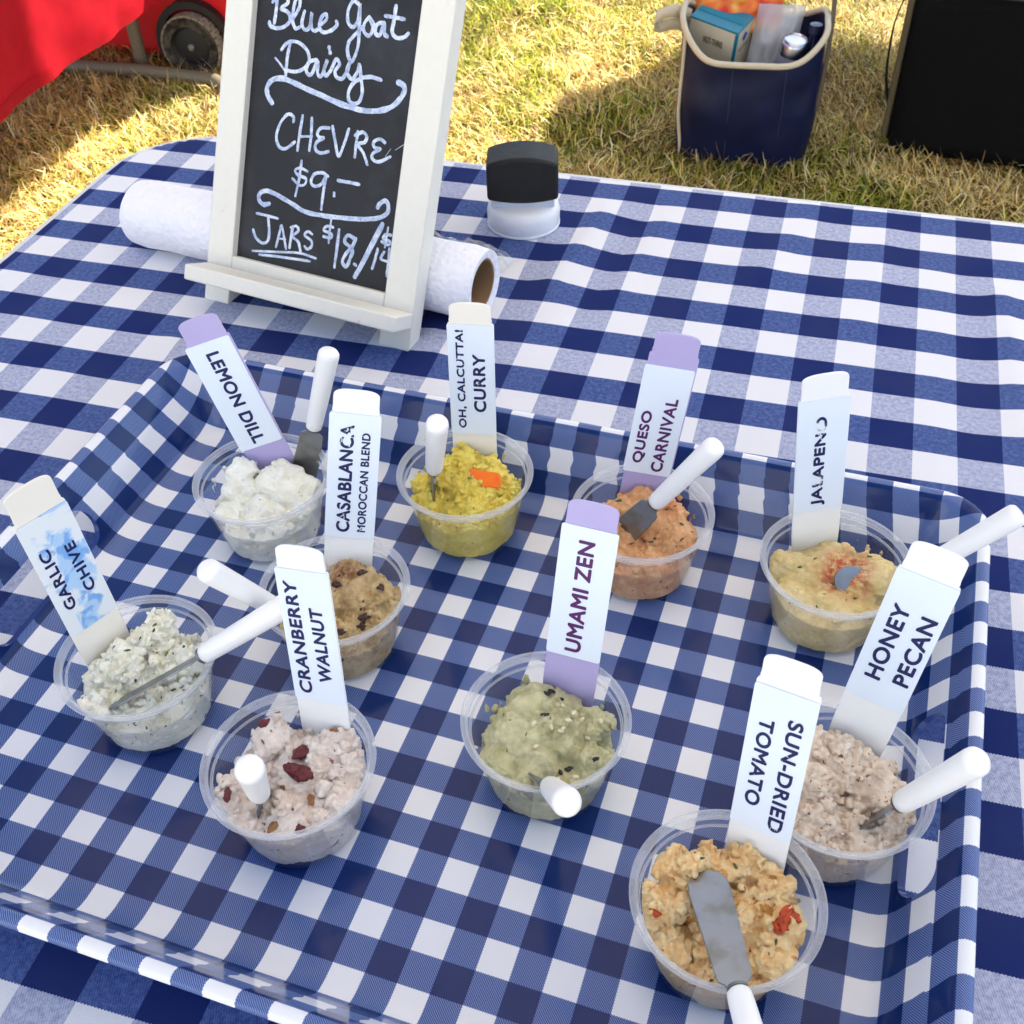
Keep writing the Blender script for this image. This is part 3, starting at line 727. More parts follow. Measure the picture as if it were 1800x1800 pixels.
cran_m = mottled('cranberry_skin', lin(96, 18, 26), 0.35, 500, 0.35, 0.6, 700)
seed_m = mottled('black_seed', lin(28, 24, 28), 0.3, 300, 0.4)
sesame_m = mottled('white_seed', lin(226, 214, 178), 0.1, 300, 0.45)
rais_m = mottled('raisin_skin', lin(62, 32, 24), 0.4, 500, 0.4, 0.7, 700)
tom_m = mottled('dried_tomato', lin(186, 66, 20), 0.75, 420, 0.35, 0.7, 600)
herb_m = mottled('herb_leaf', lin(70, 92, 48), 0.4, 500, 0.6)
nut_m = mottled('nut_bit', lin(150, 104, 62), 0.35, 500, 0.55, 0.6, 700)
pep_m, g = material('pepper_flesh', lin(252, 118, 8), 0.22, 0.5)
g.l.new(g.mix(g.noise(g.obj(), 200, 3), lin(246, 92, 4), lin(255, 138, 20)), g.p.inputs['Base Color'])
for i, (r, bk, d) in enumerate([(0.0034, 0.0081, (0.0038, 0.0032, 0.0024)), (0.0015, -0.0004, (0.0052, 0.0030, 0.0022)), (0.0056, -0.0022, (0.0040, 0.0034, 0.0024))]):
    lump('dried_cranberry', 'cranberry', r, bk, d, cran_m, 40 + i, 0.6)
for i, (r, bk) in enumerate([(-0.0249, -0.0125), (0.0062, -0.025), (-0.014, 0.020)]):
    lump('cranberry_bit', 'cranberry', r, bk, (0.0026, 0.0018, 0.0014), cran_m, 60 + i, 0.6, 0.4)
for i, (r, bk) in enumerate([(0.016, 0.020), (-0.004, -0.026), (0.010, -0.012), (-0.02, 0.008)]):
    lump('nut_bit', 'cranberry', r, bk, (0.0026, 0.0018, 0.0014), nut_m, 80 + i, 0.6, 0.4)
for i, (r, bk) in enumerate([(0.0031, 0.0197), (0.0020, 0.0190), (-0.001, 0.0051), (0.0004, 0.0047), (0.009, -0.0149), (0.010, -0.0140), (0.021, -0.0170), (0.0068, 0.0158), (0.0005, 0.0175), (0.0056, -0.017)]):
    lump('black_sesame_seed', 'umami', r, bk, (0.0016, 0.00095, 0.0006), seed_m, 100 + i, 0.1, 0.0)
rs_ = random.Random(5)
for i in range(15):
    lump('white_sesame_seed', 'umami', rs_.gauss(0.006, 0.009), rs_.gauss(0.004, 0.011), (0.0015, 0.0009, 0.0006), sesame_m, 120 + i, 0.1, 0.1)
for i, (r, bk) in enumerate([(0.015, -0.0122), (0.0140, -0.0150), (0.0, 0.006), (0.0215, 0.004), (0.012, 0.012), (0.004, -0.02)]):
    lump('raisin', 'casablanca', r, bk, (0.0024, 0.0017, 0.0012), rais_m, 160 + i, 0.9, 0.45)
for i, (r, bk, s_) in enumerate([(0.0225, -0.0049, 1.5), (0.0190, -0.0062, 1.1), (0.0256, -0.0036, 1.0), (0.0031, 0.009, 0.8), (-0.0268, -0.0019, 0.8), (-0.013, -0.0235, 0.7), (0.004, 0.006, 0.6)]):
    lump('tomato_piece', 'tomato', r, bk, (0.0027 * s_, 0.0016 * s_, 0.0010 * s_), tom_m, 180 + i, 1.0, 0.35)
for kk, lst in dict(garlic=[(0.004, 0.018), (-0.006, 0.004), (0.006, 0.006), (0.012, 0.004), (0.020, 0.010), (-0.016, 0.0), (0.002, -0.010), (0.016, -0.01), (-0.002, 0.012)],
                    queso=[(0.0113, 0.004), (0.0125, 0.002), (-0.012, 0.009), (0.019, -0.016), (0.004, -0.012), (0.02, -0.004), (-0.006, -0.012)],
                    jalapeno=[(-0.0109, -0.0177), (0.008, -0.014), (-0.016, 0.004), (0.018, 0.006)], tomato=[(0.006, 0.016), (0.018, -0.012), (-0.008, 0.016)]).items():
    for i, (r, bk) in enumerate(lst):
        lump('herb_fleck', kk, r, bk, (0.0017, 0.0006, 0.0004), herb_m, 220 + i + len(kk) * 9, 0.4, 0.1, sub=1)
# slice of orange pepper on the curry spread
p, n_ = drop('curry', 0.0114, -0.0012)
b = MB(); U = (RT * 0.98 - BK * 0.2).normalized(); Vv = (BK * 0.75 + Vector((0, 0, 0.66))).normalized(); Nn = U.cross(Vv).normalized()
out = [(-0.0068, -0.0026), (-0.0060, -0.0034), (0.0058, -0.0036), (0.0066, -0.0028), (0.0068, 0.0026), (0.0058, 0.0034), (-0.0050, 0.0038), (-0.0074, 0.0040)]
out = [(x_ * 1.2, y_ * 1.2) for x_, y_ in out]
b.prism(out, p + Vector((0, 0, 0.0034)) - BK * 0.003, U, Vv, Nn, -0.0008, 0.0008)
b.build('pepper_slice', pep_m, SPREADS['curry'], True, bevel=0.0004)
# ---------------------------------------------------------------- flavour paddles
W_T, L_T = 0.02478, 0.06663
white_p = mottled('white_plastic', lin(238, 240, 240), 0.02, 80, 0.38)
cream_p = mottled('cream_plastic', lin(236, 232, 222), 0.02, 80, 0.42)
lav_p = mottled('lavender_plastic', lin(178, 168, 214), 0.03, 80, 0.38)
stick_paper = mottled('sticker_paper', lin(226, 236, 248), 0.02, 60, 0.42, dirt=lin(176, 184, 206), dscale=55, dthr=0.70)
mt, g = material('smeared_sticker', (1, 1, 1), 0.45, 0.4)
v = g.obj(); wob = g.new('TexNoise'); wob.inputs['Scale'].default_value = 60; g.l.new(v, wob.inputs['Vector'])
Bq, aq, rq_ = Vector((-0.0199, 0.0797, 0.0504)), Vector((-0.087, 0.016, 0.996)).normalized(), Vector((0.398, 0.917, 0.020)).normalized()
rel = g.new('VectorMath', operation='SUBTRACT'); g.l.new(v, rel.inputs[0]); rel.inputs[1].default_value = Bq
dt = g.new('VectorMath', operation='DOT_PRODUCT'); g.l.new(rel.outputs[0], dt.inputs[0]); dt.inputs[1].default_value = rq_
dl = g.new('VectorMath', operation='DOT_PRODUCT'); g.l.new(rel.outputs[0], dl.inputs[0]); dl.inputs[1].default_value = aq
wv_ = g.math('SINE', g.math('MULTIPLY', dl.outputs['Value'], 260.0))
band = g.math('ABSOLUTE', g.math('ADD', dt.outputs['Value'], g.math('MULTIPLY_ADD', wv_, 0.0022, -0.0012)))
n1 = g.math('ADD', g.noise(v, 90, 3, 0.5, 0.8), g.math('MULTIPLY_ADD', band, -28.0, 0.17))
cc = g.mix(g.step(n1, 0.47, 0.60), lin(224, 230, 236), lin(172, 204, 238))
cc = g.mix(g.math('MULTIPLY', g.step(g.noise(v, 110, 3, 0.5, 0.8), 0.50, 0.62), g.step(n1, 0.45, 0.58)), cc, lin(120, 170, 228))
g.l.new(cc, g.p.inputs['Base Color'])
SMEAR = mt
def ink(name, col, wear):
    mt, g = material(name, lin(*col), 0.45, 0.4)
    n1 = g.noise(g.obj(), 420, 5, 0.7, 0.6); n2 = g.noise(g.obj(), 90, 2)
    f = g.step(g.math('ADD', g.math('MULTIPLY', n1, 0.6), g.math('MULTIPLY', n2, 0.4)), wear, wear + 0.02)
    tp = g.new('BsdfTransparent'); ms = g.new('MixShader')
    g.l.new(f, ms.inputs[0]); g.l.new(tp.outputs[0], ms.inputs[1]); g.l.new(g.p.outputs[0], ms.inputs[2])
    g.l.new(ms.outputs[0], g.n['Material Output'].inputs['Surface'])
    return mt
INK = ink('navy_ink', (20, 26, 84), 0.30); INKW = ink('worn_navy_ink', (20, 26, 84), 0.405); INKP = ink('plum_ink', (84, 28, 96), 0.30)

PADDLE = {
 'garlic': ((-0.0199, 0.0797, 0.0504), (-0.087, 0.016, 0.996), (0.398, 0.917, 0.020)),
 'lemon': ((-0.0074, 0.2219, 0.0473), (-0.312, 0.030, 0.950), (0.869, 0.414, 0.272)),
 'casablanca': ((0.0702, 0.1673, 0.0493), (0.039, 0.315, 0.948), (0.949, 0.287, -0.134)),
 'curry': ((0.1026, 0.2615, 0.0500), (-0.022, 0.116, 0.993), (0.979, 0.206, -0.002)),
 'queso': ((0.2013, 0.2574, 0.0494), (0.107, 0.085, 0.991), (0.976, 0.184, -0.121)),
 'jalapeno': ((0.2896, 0.2512, 0.0532), (-0.110, 0.035, 0.993), (0.901, 0.426, 0.085)),
 'umami': ((0.1988, 0.1262, 0.0504), (0.030, 0.265, 0.964), (0.999, 0.006, -0.033)),
 'cranberry': ((0.1001, 0.0724, 0.0469), (-0.105, 0.249, 0.963), (0.994, 0.018, 0.103)),
 'honey': ((0.3272, 0.1363, 0.0559), (0.113, 0.193, 0.975), (0.978, -0.192, -0.075)),
 'tomato': ((0.2923, 0.0687, 0.0445), (-0.013, 0.297, 0.955), (0.976, -0.203, 0.077))}
# plastic, sticker, ink, tab height, shoulder height, label, lines: (text, from, to, across, cap, down?)
PINFO = {
 'garlic': (cream_p, SMEAR, INK, 0.0165, 0.0015, 'white paddle reading GARLIC CHIVE with a blue smear', [('GARLIC', .22, .745, .25, .19, 0), ('CHIVE', .27, .70, .71, .19, 0)]),
 'lemon': (lav_p, stick_paper, INK, 0.0140, 0.0010, 'lavender paddle reading LEMON DILL, leaning left in the back left cup', [('LEMON DILL', .10, .96, .50, .27, 1)]),
 'casablanca': (white_p, stick_paper, INKW, 0.0120, 0.0002, 'white paddle reading CASABLANCA MOROCCAN BLEND', [('CASABLANCA', .05, .91, .36, .25, 0), ('MOROCCAN BLEND', .06, .86, .73, .155, 0)]),
 'curry': (cream_p, stick_paper, INKW, 0.0120, 0.0005, 'white paddle reading OH, CALCUTTA! CURRY', [('OH, CALCUTTA!', .06, .95, .27, .18, 0), ('CURRY', .22, .74, .66, .25, 0)]),
 'queso': (lav_p, stick_paper, INKP, 0.0185, 0.0068, 'lavender paddle reading QUESO CARNIVAL in plum letters', [('QUESO', .10, .59, .27, .23, 0), ('CARNIVAL', .04, .73, .69, .23, 0)]),
 'jalapeno': (white_p, stick_paper, INKW, 0.0135, 0.0002, 'white paddle reading JALAPENO, behind the back right cup', [('JALAPENO', .05, .85, .49, .26, 0)]),
 'umami': (lav_p, stick_paper, INKP, 0.0120, -0.001, 'lavender paddle reading UMAMI ZEN, standing in the middle cup', [('UMAMI ZEN', .05, .90, .48, .27, 0)]),
 'cranberry': (white_p, stick_paper, INK, 0.0110, 0.0004, 'white paddle reading CRANBERRY WALNUT', [('CRANBERRY', .06, .91, .25, .23, 0), ('WALNUT', .17, .73, .67, .23, 0)]),
 'honey': (white_p, stick_paper, INK, 0.0140, 0.0006, 'white paddle reading HONEY PECAN, leaning right', [('HONEY', .18, .76, .32, .25, 0), ('PECAN', .21, .74, .77, .25, 0)]),
 'tomato': (white_p, stick_paper, INKW, 0.0135, 0.0022, 'white paddle reading SUN-DRIED TOMATO, its words running downwards', [('SUN-DRIED', .17, .96, .72, .22, 1), ('TOMATO', .22, .83, .29, .22, 1)])}
for k, (B, a, r) in PADDLE.items():
    pl, stk, inkm, tab, sh_, label, lines = PINFO[k]
    B, a, r = Vector(B), Vector(a).normalized(), Vector(r).normalized()
    a = (a - r * a.dot(r)).normalized(); n = r.cross(a).normalized()
    if n.dot(CAM - B) < 0: n = -n
    t = empty('flavour_paddle', B - a * 0.036, label, 'paddle', 'flavour paddles standing in the dip cups')
    hw = W_T / 2 * 0.985; tw_ = W_T / 2 * 0.885; low = -0.036
    ys = L_T + sh_; yt = L_T + tab
    out = [(-hw * 0.93, low), (hw * 0.93, low), (hw, low + 0.02), (hw, ys - 0.0012), (hw - 0.0004, ys - 0.0002), (hw - 0.0012, ys), (tw_ + 0.0003, ys + 0.0012), (tw_, ys + 0.003)]
    arc = []
    hh = 0.0034
    top = yt - hh
    for i in range(13):
        an = math.radians(8 + i * (164 / 12)); ca, sa_ = math.cos(an), math.sin(an)
        arc.append((tw_ * math.copysign(abs(ca) ** 0.62, ca), top + hh * abs(sa_) ** 0.9))
    out += [(tw_, max(top - 0.001, ys + 0.0035))] + arc + [(-tw_, max(top - 0.001, ys + 0.0035))]
    out += [(-tw_, ys + 0.003), (-tw_ - 0.0003, ys + 0.0012), (-hw + 0.0012, ys), (-hw + 0.0004, ys - 0.0002), (-hw, ys - 0.0012), (-hw, low + 0.02)]
    b = MB(); b.prism(out, B, r, a, n, -0.0013, 0.0)
    b.build('stick', pl, t, bevel=0.00018, bseg=1)
    w2 = W_T / 2 if k not in ('umami', 'queso', 'lemon') else W_T / 2
    so_ = []
    rc = 0.0012
    sx_ = 0.0 if k not in ('lemon', 'umami', 'queso') else (-0.0008 if k != 'umami' else 0.0)
    for cx, cy, a0 in [(w2 - rc, L_T - rc, 0), (-w2 + rc, L_T - rc, 90), (-w2 + rc, rc, 180), (w2 - rc, rc, 270)]:
        for i in range(5):
            an = math.radians(a0 + i * 22.5); so_.append((cx + rc * math.cos(an) + sx_, cy + rc * math.sin(an)))
    b = MB(); b.prism(so_, B, r, a, n, 0.00015, 0.0005)
    st = b.build('sticker', stk, t)
    for (txt, f0, f1, ac, cap, down) in lines:
        O = B + r * (W_T * (ac - 0.5) + sx_) + n * 0.00062
        if down: text_mesh('lettering', txt, O + a * L_T, -a, r, f0 * L_T, f1 * L_T, cap * W_T, inkm, st)
        else: text_mesh('lettering', txt, O, a, -r, f0 * L_T, f1 * L_T, cap * W_T, inkm, st)
    tag(st, None)

# ---------------------------------------------------------------- spreader knives
handle_m = mottled('handle_plastic', lin(240, 240, 240), 0.02, 100, 0.32)
mt, g = material('knife_steel', lin(168, 172, 176), 0.3, 0.5, 1.0)
n1 = g.noise(g.obj(), 110, 3, 0.5)
g.l.new(g.mix(g.step(n1, 0.40, 0.75), lin(140, 145, 152), lin(124, 122, 116)), g.p.inputs['Base Color'])
g.l.new(g.math('MULTIPLY_ADD', n1, 0.20, 0.30), g.p.inputs['Roughness'])
BLADE = mt
# handle root, handle direction, blade normal, blade length, blade direction (None: straight on)
JD = (-0.8896, 0.0624, -0.4525)
KN = {
 'garlic': ((0.0388, 0.0778, 0.050), (0.761, 0.360, 0.540), (-0.45, 0.86, 0.05), 0.050, (-0.739, -0.566, -0.37), 'white handled spreader lying across the chive cup, pointing right'),
 'casablanca': ((0.0584, 0.1118, 0.052), (-0.264, -0.437, 0.860), (0.2, -0.8, -0.4), 0.050, None, 'white handled spreader pointing up left behind the cranberry paddle'),
 'lemon': ((0.0217, 0.2296, 0.060), (0.279, 0.109, 0.954), (0.45, -0.87, 0.1), 0.055, None, 'white handled spreader upright beside the LEMON DILL paddle'),
 'curry': ((0.0963, 0.2187, 0.058), (0.238, -0.329, 0.914), (0.93, 0.3, 0.0), 0.052, None, 'white handled spreader standing in the yellow curry spread'),
 'queso': ((0.2116, 0.2288, 0.056), (0.517, 0.008, 0.856), (-0.35, -0.85, 0.35), 0.054, None, 'white handled spreader leaning in front of the QUESO paddle'),
 'jalapeno': ((0.3419, 0.2253, 0.052), (0.640, 0.133, 0.756), (-0.1, -0.5, 0.86), 0.0435, JD, 'white handled spreader poking out over the back right corner of the tray'),
 'cranberry': ((0.0978, 0.0208, 0.050), (0.270, -0.307, 0.913), (0.9, 0.2, -0.2), 0.048, None, 'white handled spreader standing in the cranberry spread, seen end on'),
 'umami': ((0.2085, 0.0606, 0.048), (0.302, -0.558, 0.773), (0.2, 0.8, 0.5), 0.045, None, 'white handled spreader over the front rim of the sesame cup, end towards the camera'),
 'honey': ((0.3427, 0.0929, 0.052), (0.337, -0.149, 0.930), (0.3, 0.93, 0.1), 0.052, None, 'white handled spreader in the pecan cup, reaching past the right tray edge'),
 'tomato': ((0.2955, -0.0001, 0.052), (0.381, -0.893, 0.241), (0.0, -0.25, 0.97), 0.054, None, 'spreader lying face up on the orange spread, its handle leaving at the bottom')}
HL = 0.052
for k, (B, ax, nb, bl, bd, label) in KN.items():
    B, ax = Vector(B), Vector(ax).normalized()
    t = empty('spreader_knife', B, label, 'knife', 'white handled cheese spreaders')
    prof = [(0, -0.0004), (0.0034, -0.0002), (0.0043, 0.0008), (0.0046, 0.004), (0.0050, 0.020), (0.0054, 0.040), (0.0056, HL - 0.0035), (0.0054, HL - 0.0016), (0.0046, HL - 0.0004), (0.0034, HL), (0, HL + 0.0002)]
    b = MB(); b.lathe([(0, -0.0016), (0.0036, -0.0016), (0.0039, -0.0012), (0.0039, -0.0002), (0, -0.0002)], B, ax, 32); b.build('collar', BLADE, t, True, angle=40)
    b = MB(); b.lathe(prof, B, ax, 40); b.build('handle', handle_m, t, True, angle=60)
    d = Vector(bd).normalized() if bd else -ax
    vw = (CAM - B).normalized(); nb = d.cross(vw) + vw * 0.18 if k in ('garlic', 'honey', 'curry') else (vw + d.cross(vw) * 0.12 if k in ('queso', 'lemon', 'tomato') else Vector(nb))
    nb = (nb - d * nb.dot(d)).normalized(); wv = d.cross(nb)
    hwid = 1.0 if k != 'garlic' else 0.8
    ol = [(-0.004, .0030), (.0006, .0034), (.0030, .0040), (.0048, .0062), (.010, .0066), (.030, .0074), (bl * .80, .0081), (bl * .90, .0077), (bl * .96, .0058), (bl * .99, .0030), (bl, 0.0)]
    o2 = [(l, q * hwid) for l, q in ol] + [(l, -q * hwid) for l, q in reversed(ol[:-1])]
    b = MB(); b0 = B
    if k == 'jalapeno':      # the blade dips under the cheese and only its round tip comes up again
        b0 = P(k, 0.024, -0.009, 0.0285); tip = Vector((0.3042, 0.2222, 0.0388)); d = (tip - b0).normalized(); bl = (tip - b0).length
        nb = vw - d * vw.dot(d); nb.normalize(); wv = d.cross(nb)
        o2 = [(0, .0066), (bl * .5, .0076), (bl * .72, .0076), (bl * .86, .0062), (bl * .95, .0040), (bl, .0012)]; o2 = o2 + [(l, -q) for l, q in reversed(o2)]
        b.tube([B - ax * 0.001, B - ax * 0.006, b0 - d * 0.002, b0 + d * 0.002], 0.0022, 8)
    b.prism(o2, b0, d, wv, nb, -0.0005, 0.0005)
    b.build('blade', BLADE, t, bevel=0.0003, bseg=2)

# ---------------------------------------------------------------- chalkboard easel sign
O = Vector((-0.16759629, 0.41261777, -0.0035)); UX = Vector((0.99273750, -0.12030070, 0)); UP = Vector((0.05276216, 0.43540043, 0.89868939)); NF = Vector((-0.10811296, -0.89216266, 0.43858565))
sg = empty('chalkboard_sign', O, 'white framed chalkboard easel with a goat dairy name and prices in white chalk', 'sign')
fm, g = material('whitewashed_wood', lin(228, 230, 224), 0.55, 0.3)
v = g.obj()
mp = g.new('Mapping'); mp.inputs['Scale'].default_value = (1, 1, 0.12); g.l.new(v, mp.inputs['Vector'])
bv = g.new('Bevel', samples=4); bv.inputs['Radius'].default_value = 0.0016; gm_ = g.new('NewGeometry'); dd_ = g.new('VectorMath', operation='DOT_PRODUCT'); g.l.new(bv.outputs[0], dd_.inputs[0]); g.l.new(gm_.outputs['Normal'], dd_.inputs[1])
edge = g.math('MULTIPLY', g.step(dd_.outputs['Value'], 0.97, 0.86), g.step(g.noise(v, 60, 5, 0.7), 0.46, 0.62))
wear = g.step(g.noise(v, 55, 6, 0.7), 0.66, 0.73); grain = g.noise(mp.outputs[0], 300, 4, 0.6)
c = g.mix(g.math('MULTIPLY', grain, 0.35), lin(236, 234, 224), lin(214, 210, 198))
c = g.mix(g.math('MULTIPLY', g.math('MAXIMUM', g.math('MULTIPLY', wear, 0.5), edge), 0.8), c, lin(178, 148, 112))
g.l.new(c, g.p.inputs['Base Color']); g.l.new(g.bump(grain, 0.15, 0.0008), g.p.inputs['Normal'])
FRM = fm
bm_, g = material('chalkboard', lin(38, 39, 43), 0.55, 0.35)
v = g.obj()
g.l.new(g.mix(g.math('MULTIPLY', g.step(g.noise(v, 22, 5, 0.65), 0.42, 0.75), 0.5), lin(32, 33, 37), lin(66, 68, 75)), g.p.inputs['Base Color'])
BW, HT = 0.1725, 0.360; P0, P1, HB, DP = 0.0214, 0.1489, 0.0353, 0.006; TH = 0.015; HTOP = HT - 0.022
def sbox(name, s0, s1, h0, h1, d0, d1, mat, bev=0.0008, parent=sg):
    b = MB(); b.prism([(s0, h0), (s1, h0), (s1, h1), (s0, h1)], O, UX, UP, NF, d0, d1)
    return b.build(name, mat, parent, bevel=bev, bseg=2)
sbox('stile', 0, P0, 0, HT, -TH, 0, FRM); sbox('stile', P1, BW, 0, HT, -TH, 0, FRM)
sbox('rail', P0 + .0001, P1 - .0001, 0.016, HB, -TH, -0.0003, FRM); sbox('rail', P0 + .0001, P1 - .0001, HTOP, HT, -TH, -0.0003, FRM)
sbox('panel', P0 - .002, P1 + .002, HB - .002, HTOP + .002, -DP - 0.003, -DP, bm_, 0)
sbox('ledge', 0.0007, 0.1731, 0.0159, 0.0269, 0.0003, 0.0259, FRM, 0.0012)
# rear prop legs
for s0 in (0.070,):
    b = MB(); top = O + UX * (s0 + 0.007) + UP * 0.26 - NF * (TH + 0.008); ft = Vector((top.x, top.y, -0.0035)) + Vector((0.0, 0.05, 0.004))
    d = (ft - top).normalized(); sd = UX; fr_ = d.cross(sd).normalized()
    b.prism([(-.007, 0), (.007, 0), (.007, (ft - top).length), (-.007, (ft - top).length)], top, sd, d, fr_, -0.005, 0.005)
    b.build('prop_leg', FRM, sg, bevel=0.0008)
STROKES=[(2.39,[(36.7,209.7),(36.7,202.2),(36.2,194.2)]),(2.39,[(33.9,207.3),(38.1,213.3),(43.9,212.9),(45.8,208.0),(40.9,204.0),(46.9,202.0),(48.6,197.4),(44.8,193.1),(38.8,191.3),(33.8,192.1),(32.3,194.4)]),(2.39,[(49.7,196.9),(54.2,204.3),(55.1,209.8),(52.5,212.2),(50.8,206.6),(50.4,198.3),(53.3,193.0),(56.7,194.1)]),(2.39,[(59.4,204.2),(58.1,196.9),(60.8,193.1),(64.4,195.2),(65.3,204.2),(65.4,196.4),(68.2,193.3),(71.5,194.8)]),(2.39,[(72.0,197.2),(76.7,201.2),(75.9,204.5),(73.1,202.5),(71.7,196.8),(75.1,193.3),(81.4,195.2),(85.2,198.9),(84.5,201.1)]),(2.39,[(100.2,213.4),(95.8,214.9),(92.7,209.5),(93.4,202.2),(97.5,199.2),(100.7,203.8),(101.0,213.9),(102.3,199.3),(102.9,187.9),(99.5,178.2),(95.6,183.5),(95.8,190.0),(100.5,195.7),(105.7,201.1)]),(2.39,[(109.0,206.8),(105.9,202.4),(106.4,197.5),(110.6,195.6),(112.6,200.9),(109.1,206.5),(114.4,201.5)]),(2.39,[(119.0,204.4),(115.1,202.6),(114.8,197.5),(118.3,197.3),(120.4,204.6),(121.3,198.3),(123.8,196.7)]),(2.39,[(127.6,215.7),(127.2,206.4),(127.1,199.7),(131.2,196.9),(136.4,198.1),(138.8,200.6)]),(2.39,[(120.8,208.9),(128.2,208.8),(134.8,208.5)]),(2.39,[(50.5,183.1),(49.2,174.5),(49.2,162.9)]),(2.39,[(43.9,178.4),(48.6,183.6),(56.5,184.6),(64.0,180.7),(66.5,174.8),(63.6,169.5),(56.9,166.1),(48.4,166.0)]),(1.43,[(39.6,172.5),(44.0,169.2),(48.0,165.6)]),(2.39,[(72.6,175.6),(66.7,173.4),(65.2,167.6),(69.4,165.9),(73.3,175.3),(74.3,167.4),(77.7,166.5),(80.7,176.7),(79.0,170.2),(80.7,166.9),(83.8,169.8),(87.5,177.9),(90.5,175.2),(87.6,170.7),(89.4,167.1),(93.7,166.8),(96.9,172.0),(98.3,177.7),(96.5,171.6),(101.4,167.6),(104.9,173.1),(105.6,177.3),(108.1,168.7),(110.1,160.0),(107.6,153.3),(101.6,153.2),(99.6,158.5),(102.2,164.8),(108.4,169.1),(115.4,170.8),(123.1,170.1)]),(2.87,[(81.0,184.7),(82.3,181.4)]),(3.5,[(40.1,143.6),(35.9,148.4),(35.1,153.4),(39.3,158.6),(48.6,160.3),(63.3,157.4),(79.7,154.1),(95.9,150.9),(109.9,149.6),(122.5,150.7),(132.9,154.7),(139.4,161.5),(141.4,167.3),(138.6,170.0),(136.0,170.6)]),(2.15,[(58.9,134.2),(58.3,137.7),(53.5,138.0),(48.3,131.4),(46.1,122.3),(49.1,116.1),(54.7,115.7),(61.4,121.1)]),(2.15,[(65.8,138.8),(64.8,126.7),(64.3,116.0)]),(2.15,[(73.2,138.6),(73.9,127.5),(73.6,117.6)]),(2.15,[(66.3,125.5),(74.4,126.8)]),(2.15,[(87.7,134.3),(81.4,133.4),(78.8,129.7),(80.5,127.1),(84.2,127.2),(79.1,123.9),(78.3,119.4),(82.6,117.2),(89.0,119.2)]),(2.15,[(90.0,135.8),(93.4,126.3),(97.0,117.6),(100.2,125.2),(102.8,136.0)]),(2.15,[(110.1,135.4),(109.9,127.5),(109.9,119.2)]),(2.15,[(108.3,133.0),(113.5,135.9),(117.3,133.7),(116.1,129.9),(111.2,127.6),(116.2,122.8),(120.0,116.2)]),(2.15,[(131.6,131.9),(127.6,133.6),(123.2,131.1),(124.1,127.7),(128.6,127.3),(123.8,124.0),(123.4,120.4),(128.8,119.2),(136.8,123.7)]),(1.91,[(73.9,103.6),(67.9,104.8),(63.8,102.6),(66.7,99.8),(73.2,98.7),(72.7,94.7),(68.3,93.4),(62.4,96.8)]),(1.91,[(68.4,109.4),(67.8,97.7),(66.1,85.6)]),(2.15,[(90.7,103.2),(86.0,104.6),(79.9,102.8),(77.6,97.2),(80.9,94.8),(86.1,97.1),(89.1,102.6),(88.4,92.4),(88.1,80.6)]),(2.15,[(98.9,101.8),(106.8,102.0),(115.6,102.1)]),(2.23,[(96.9,93.1),(97.1,91.2)]),(3.03,[(45.2,76.5),(39.7,75.1),(36.0,78.3),(37.0,82.6),(42.4,84.8),(50.0,83.8),(61.6,80.6),(75.0,76.6),(88.7,76.5),(106.5,78.0),(123.9,80.5),(134.8,83.7),(140.2,88.3),(139.6,93.4),(137.0,95.1),(133.1,92.2),(132.1,89.8)]),(1.91,[(35.5,68.1),(44.2,68.1),(53.4,67.8)]),(2.15,[(45.3,66.9),(47.3,57.2),(46.6,50.8),(42.1,48.4),(36.5,51.2),(33.6,56.1)]),(1.91,[(54.0,48.2),(55.8,57.3),(57.0,63.7),(59.6,57.2),(62.5,48.6)]),(1.75,[(55.7,54.5),(61.0,54.8)]),(1.91,[(66.3,63.9),(65.7,56.9),(65.2,49.6)]),(1.91,[(64.9,63.7),(69.1,65.4),(71.3,62.6),(67.0,57.9),(72.0,55.0),(74.6,48.7)]),(1.91,[(82.8,62.5),(79.3,63.7),(76.9,60.6),(82.8,57.9),(83.4,54.2),(80.3,51.6),(77.8,53.1)]),(1.75,[(34.7,41.4),(55.4,44.7),(73.8,47.6),(87.8,46.7)]),(1.75,[(40.6,40.0),(62.3,42.2),(83.1,43.7)]),(1.75,[(99.2,70.2),(94.0,70.0),(91.9,66.9),(98.4,65.5),(98.1,62.8),(92.1,62.6)]),(1.59,[(97.0,75.1),(96.7,66.7),(97.0,59.3)]),(2.23,[(104.0,69.6),(103.9,56.7),(103.5,43.9)]),(2.55,[(117.0,66.1),(111.5,67.3),(109.5,62.4),(116.3,58.4),(115.3,52.1),(113.0,46.1),(109.5,48.6),(111.4,54.4),(116.0,60.6),(117.9,66.3)]),(2.39,[(119.2,49.1),(120.3,48.7)]),(3.34,[(137.3,79.7),(130.0,61.9),(120.7,40.6)]),(2.07,[(144.9,73.8),(140.6,73.3),(139.3,70.4),(144.9,69.3),(143.3,67.1),(138.3,68.2)]),(1.59,[(142.0,78.4),(141.6,72.4),(141.4,65.0)]),(1.91,[(136.2,62.7),(135.2,56.1),(133.6,48.8)]),(1.91,[(141.4,61.9),(139.3,57.0),(144.0,56.0),(149.3,55.8)]),(1.91,[(144.9,64.8),(145.4,55.9),(145.5,46.3)]),(0.48,[(140.1,128.7),(149.2,135.6)]),(0.4,[(133.3,123.5),(136.7,129.0)])]
chk, g = material('chalk_marker', lin(196, 210, 238), 0.8, 0.1)
v = g.obj()
n1 = g.noise(v, 700, 2, 0.5); n2 = g.noise(v, 160, 3, 0.5)
g.l.new(g.mix(g.step(n2, 0.35, 0.65), lin(176, 192, 224), lin(222, 232, 250)), g.p.inputs['Base Color'])
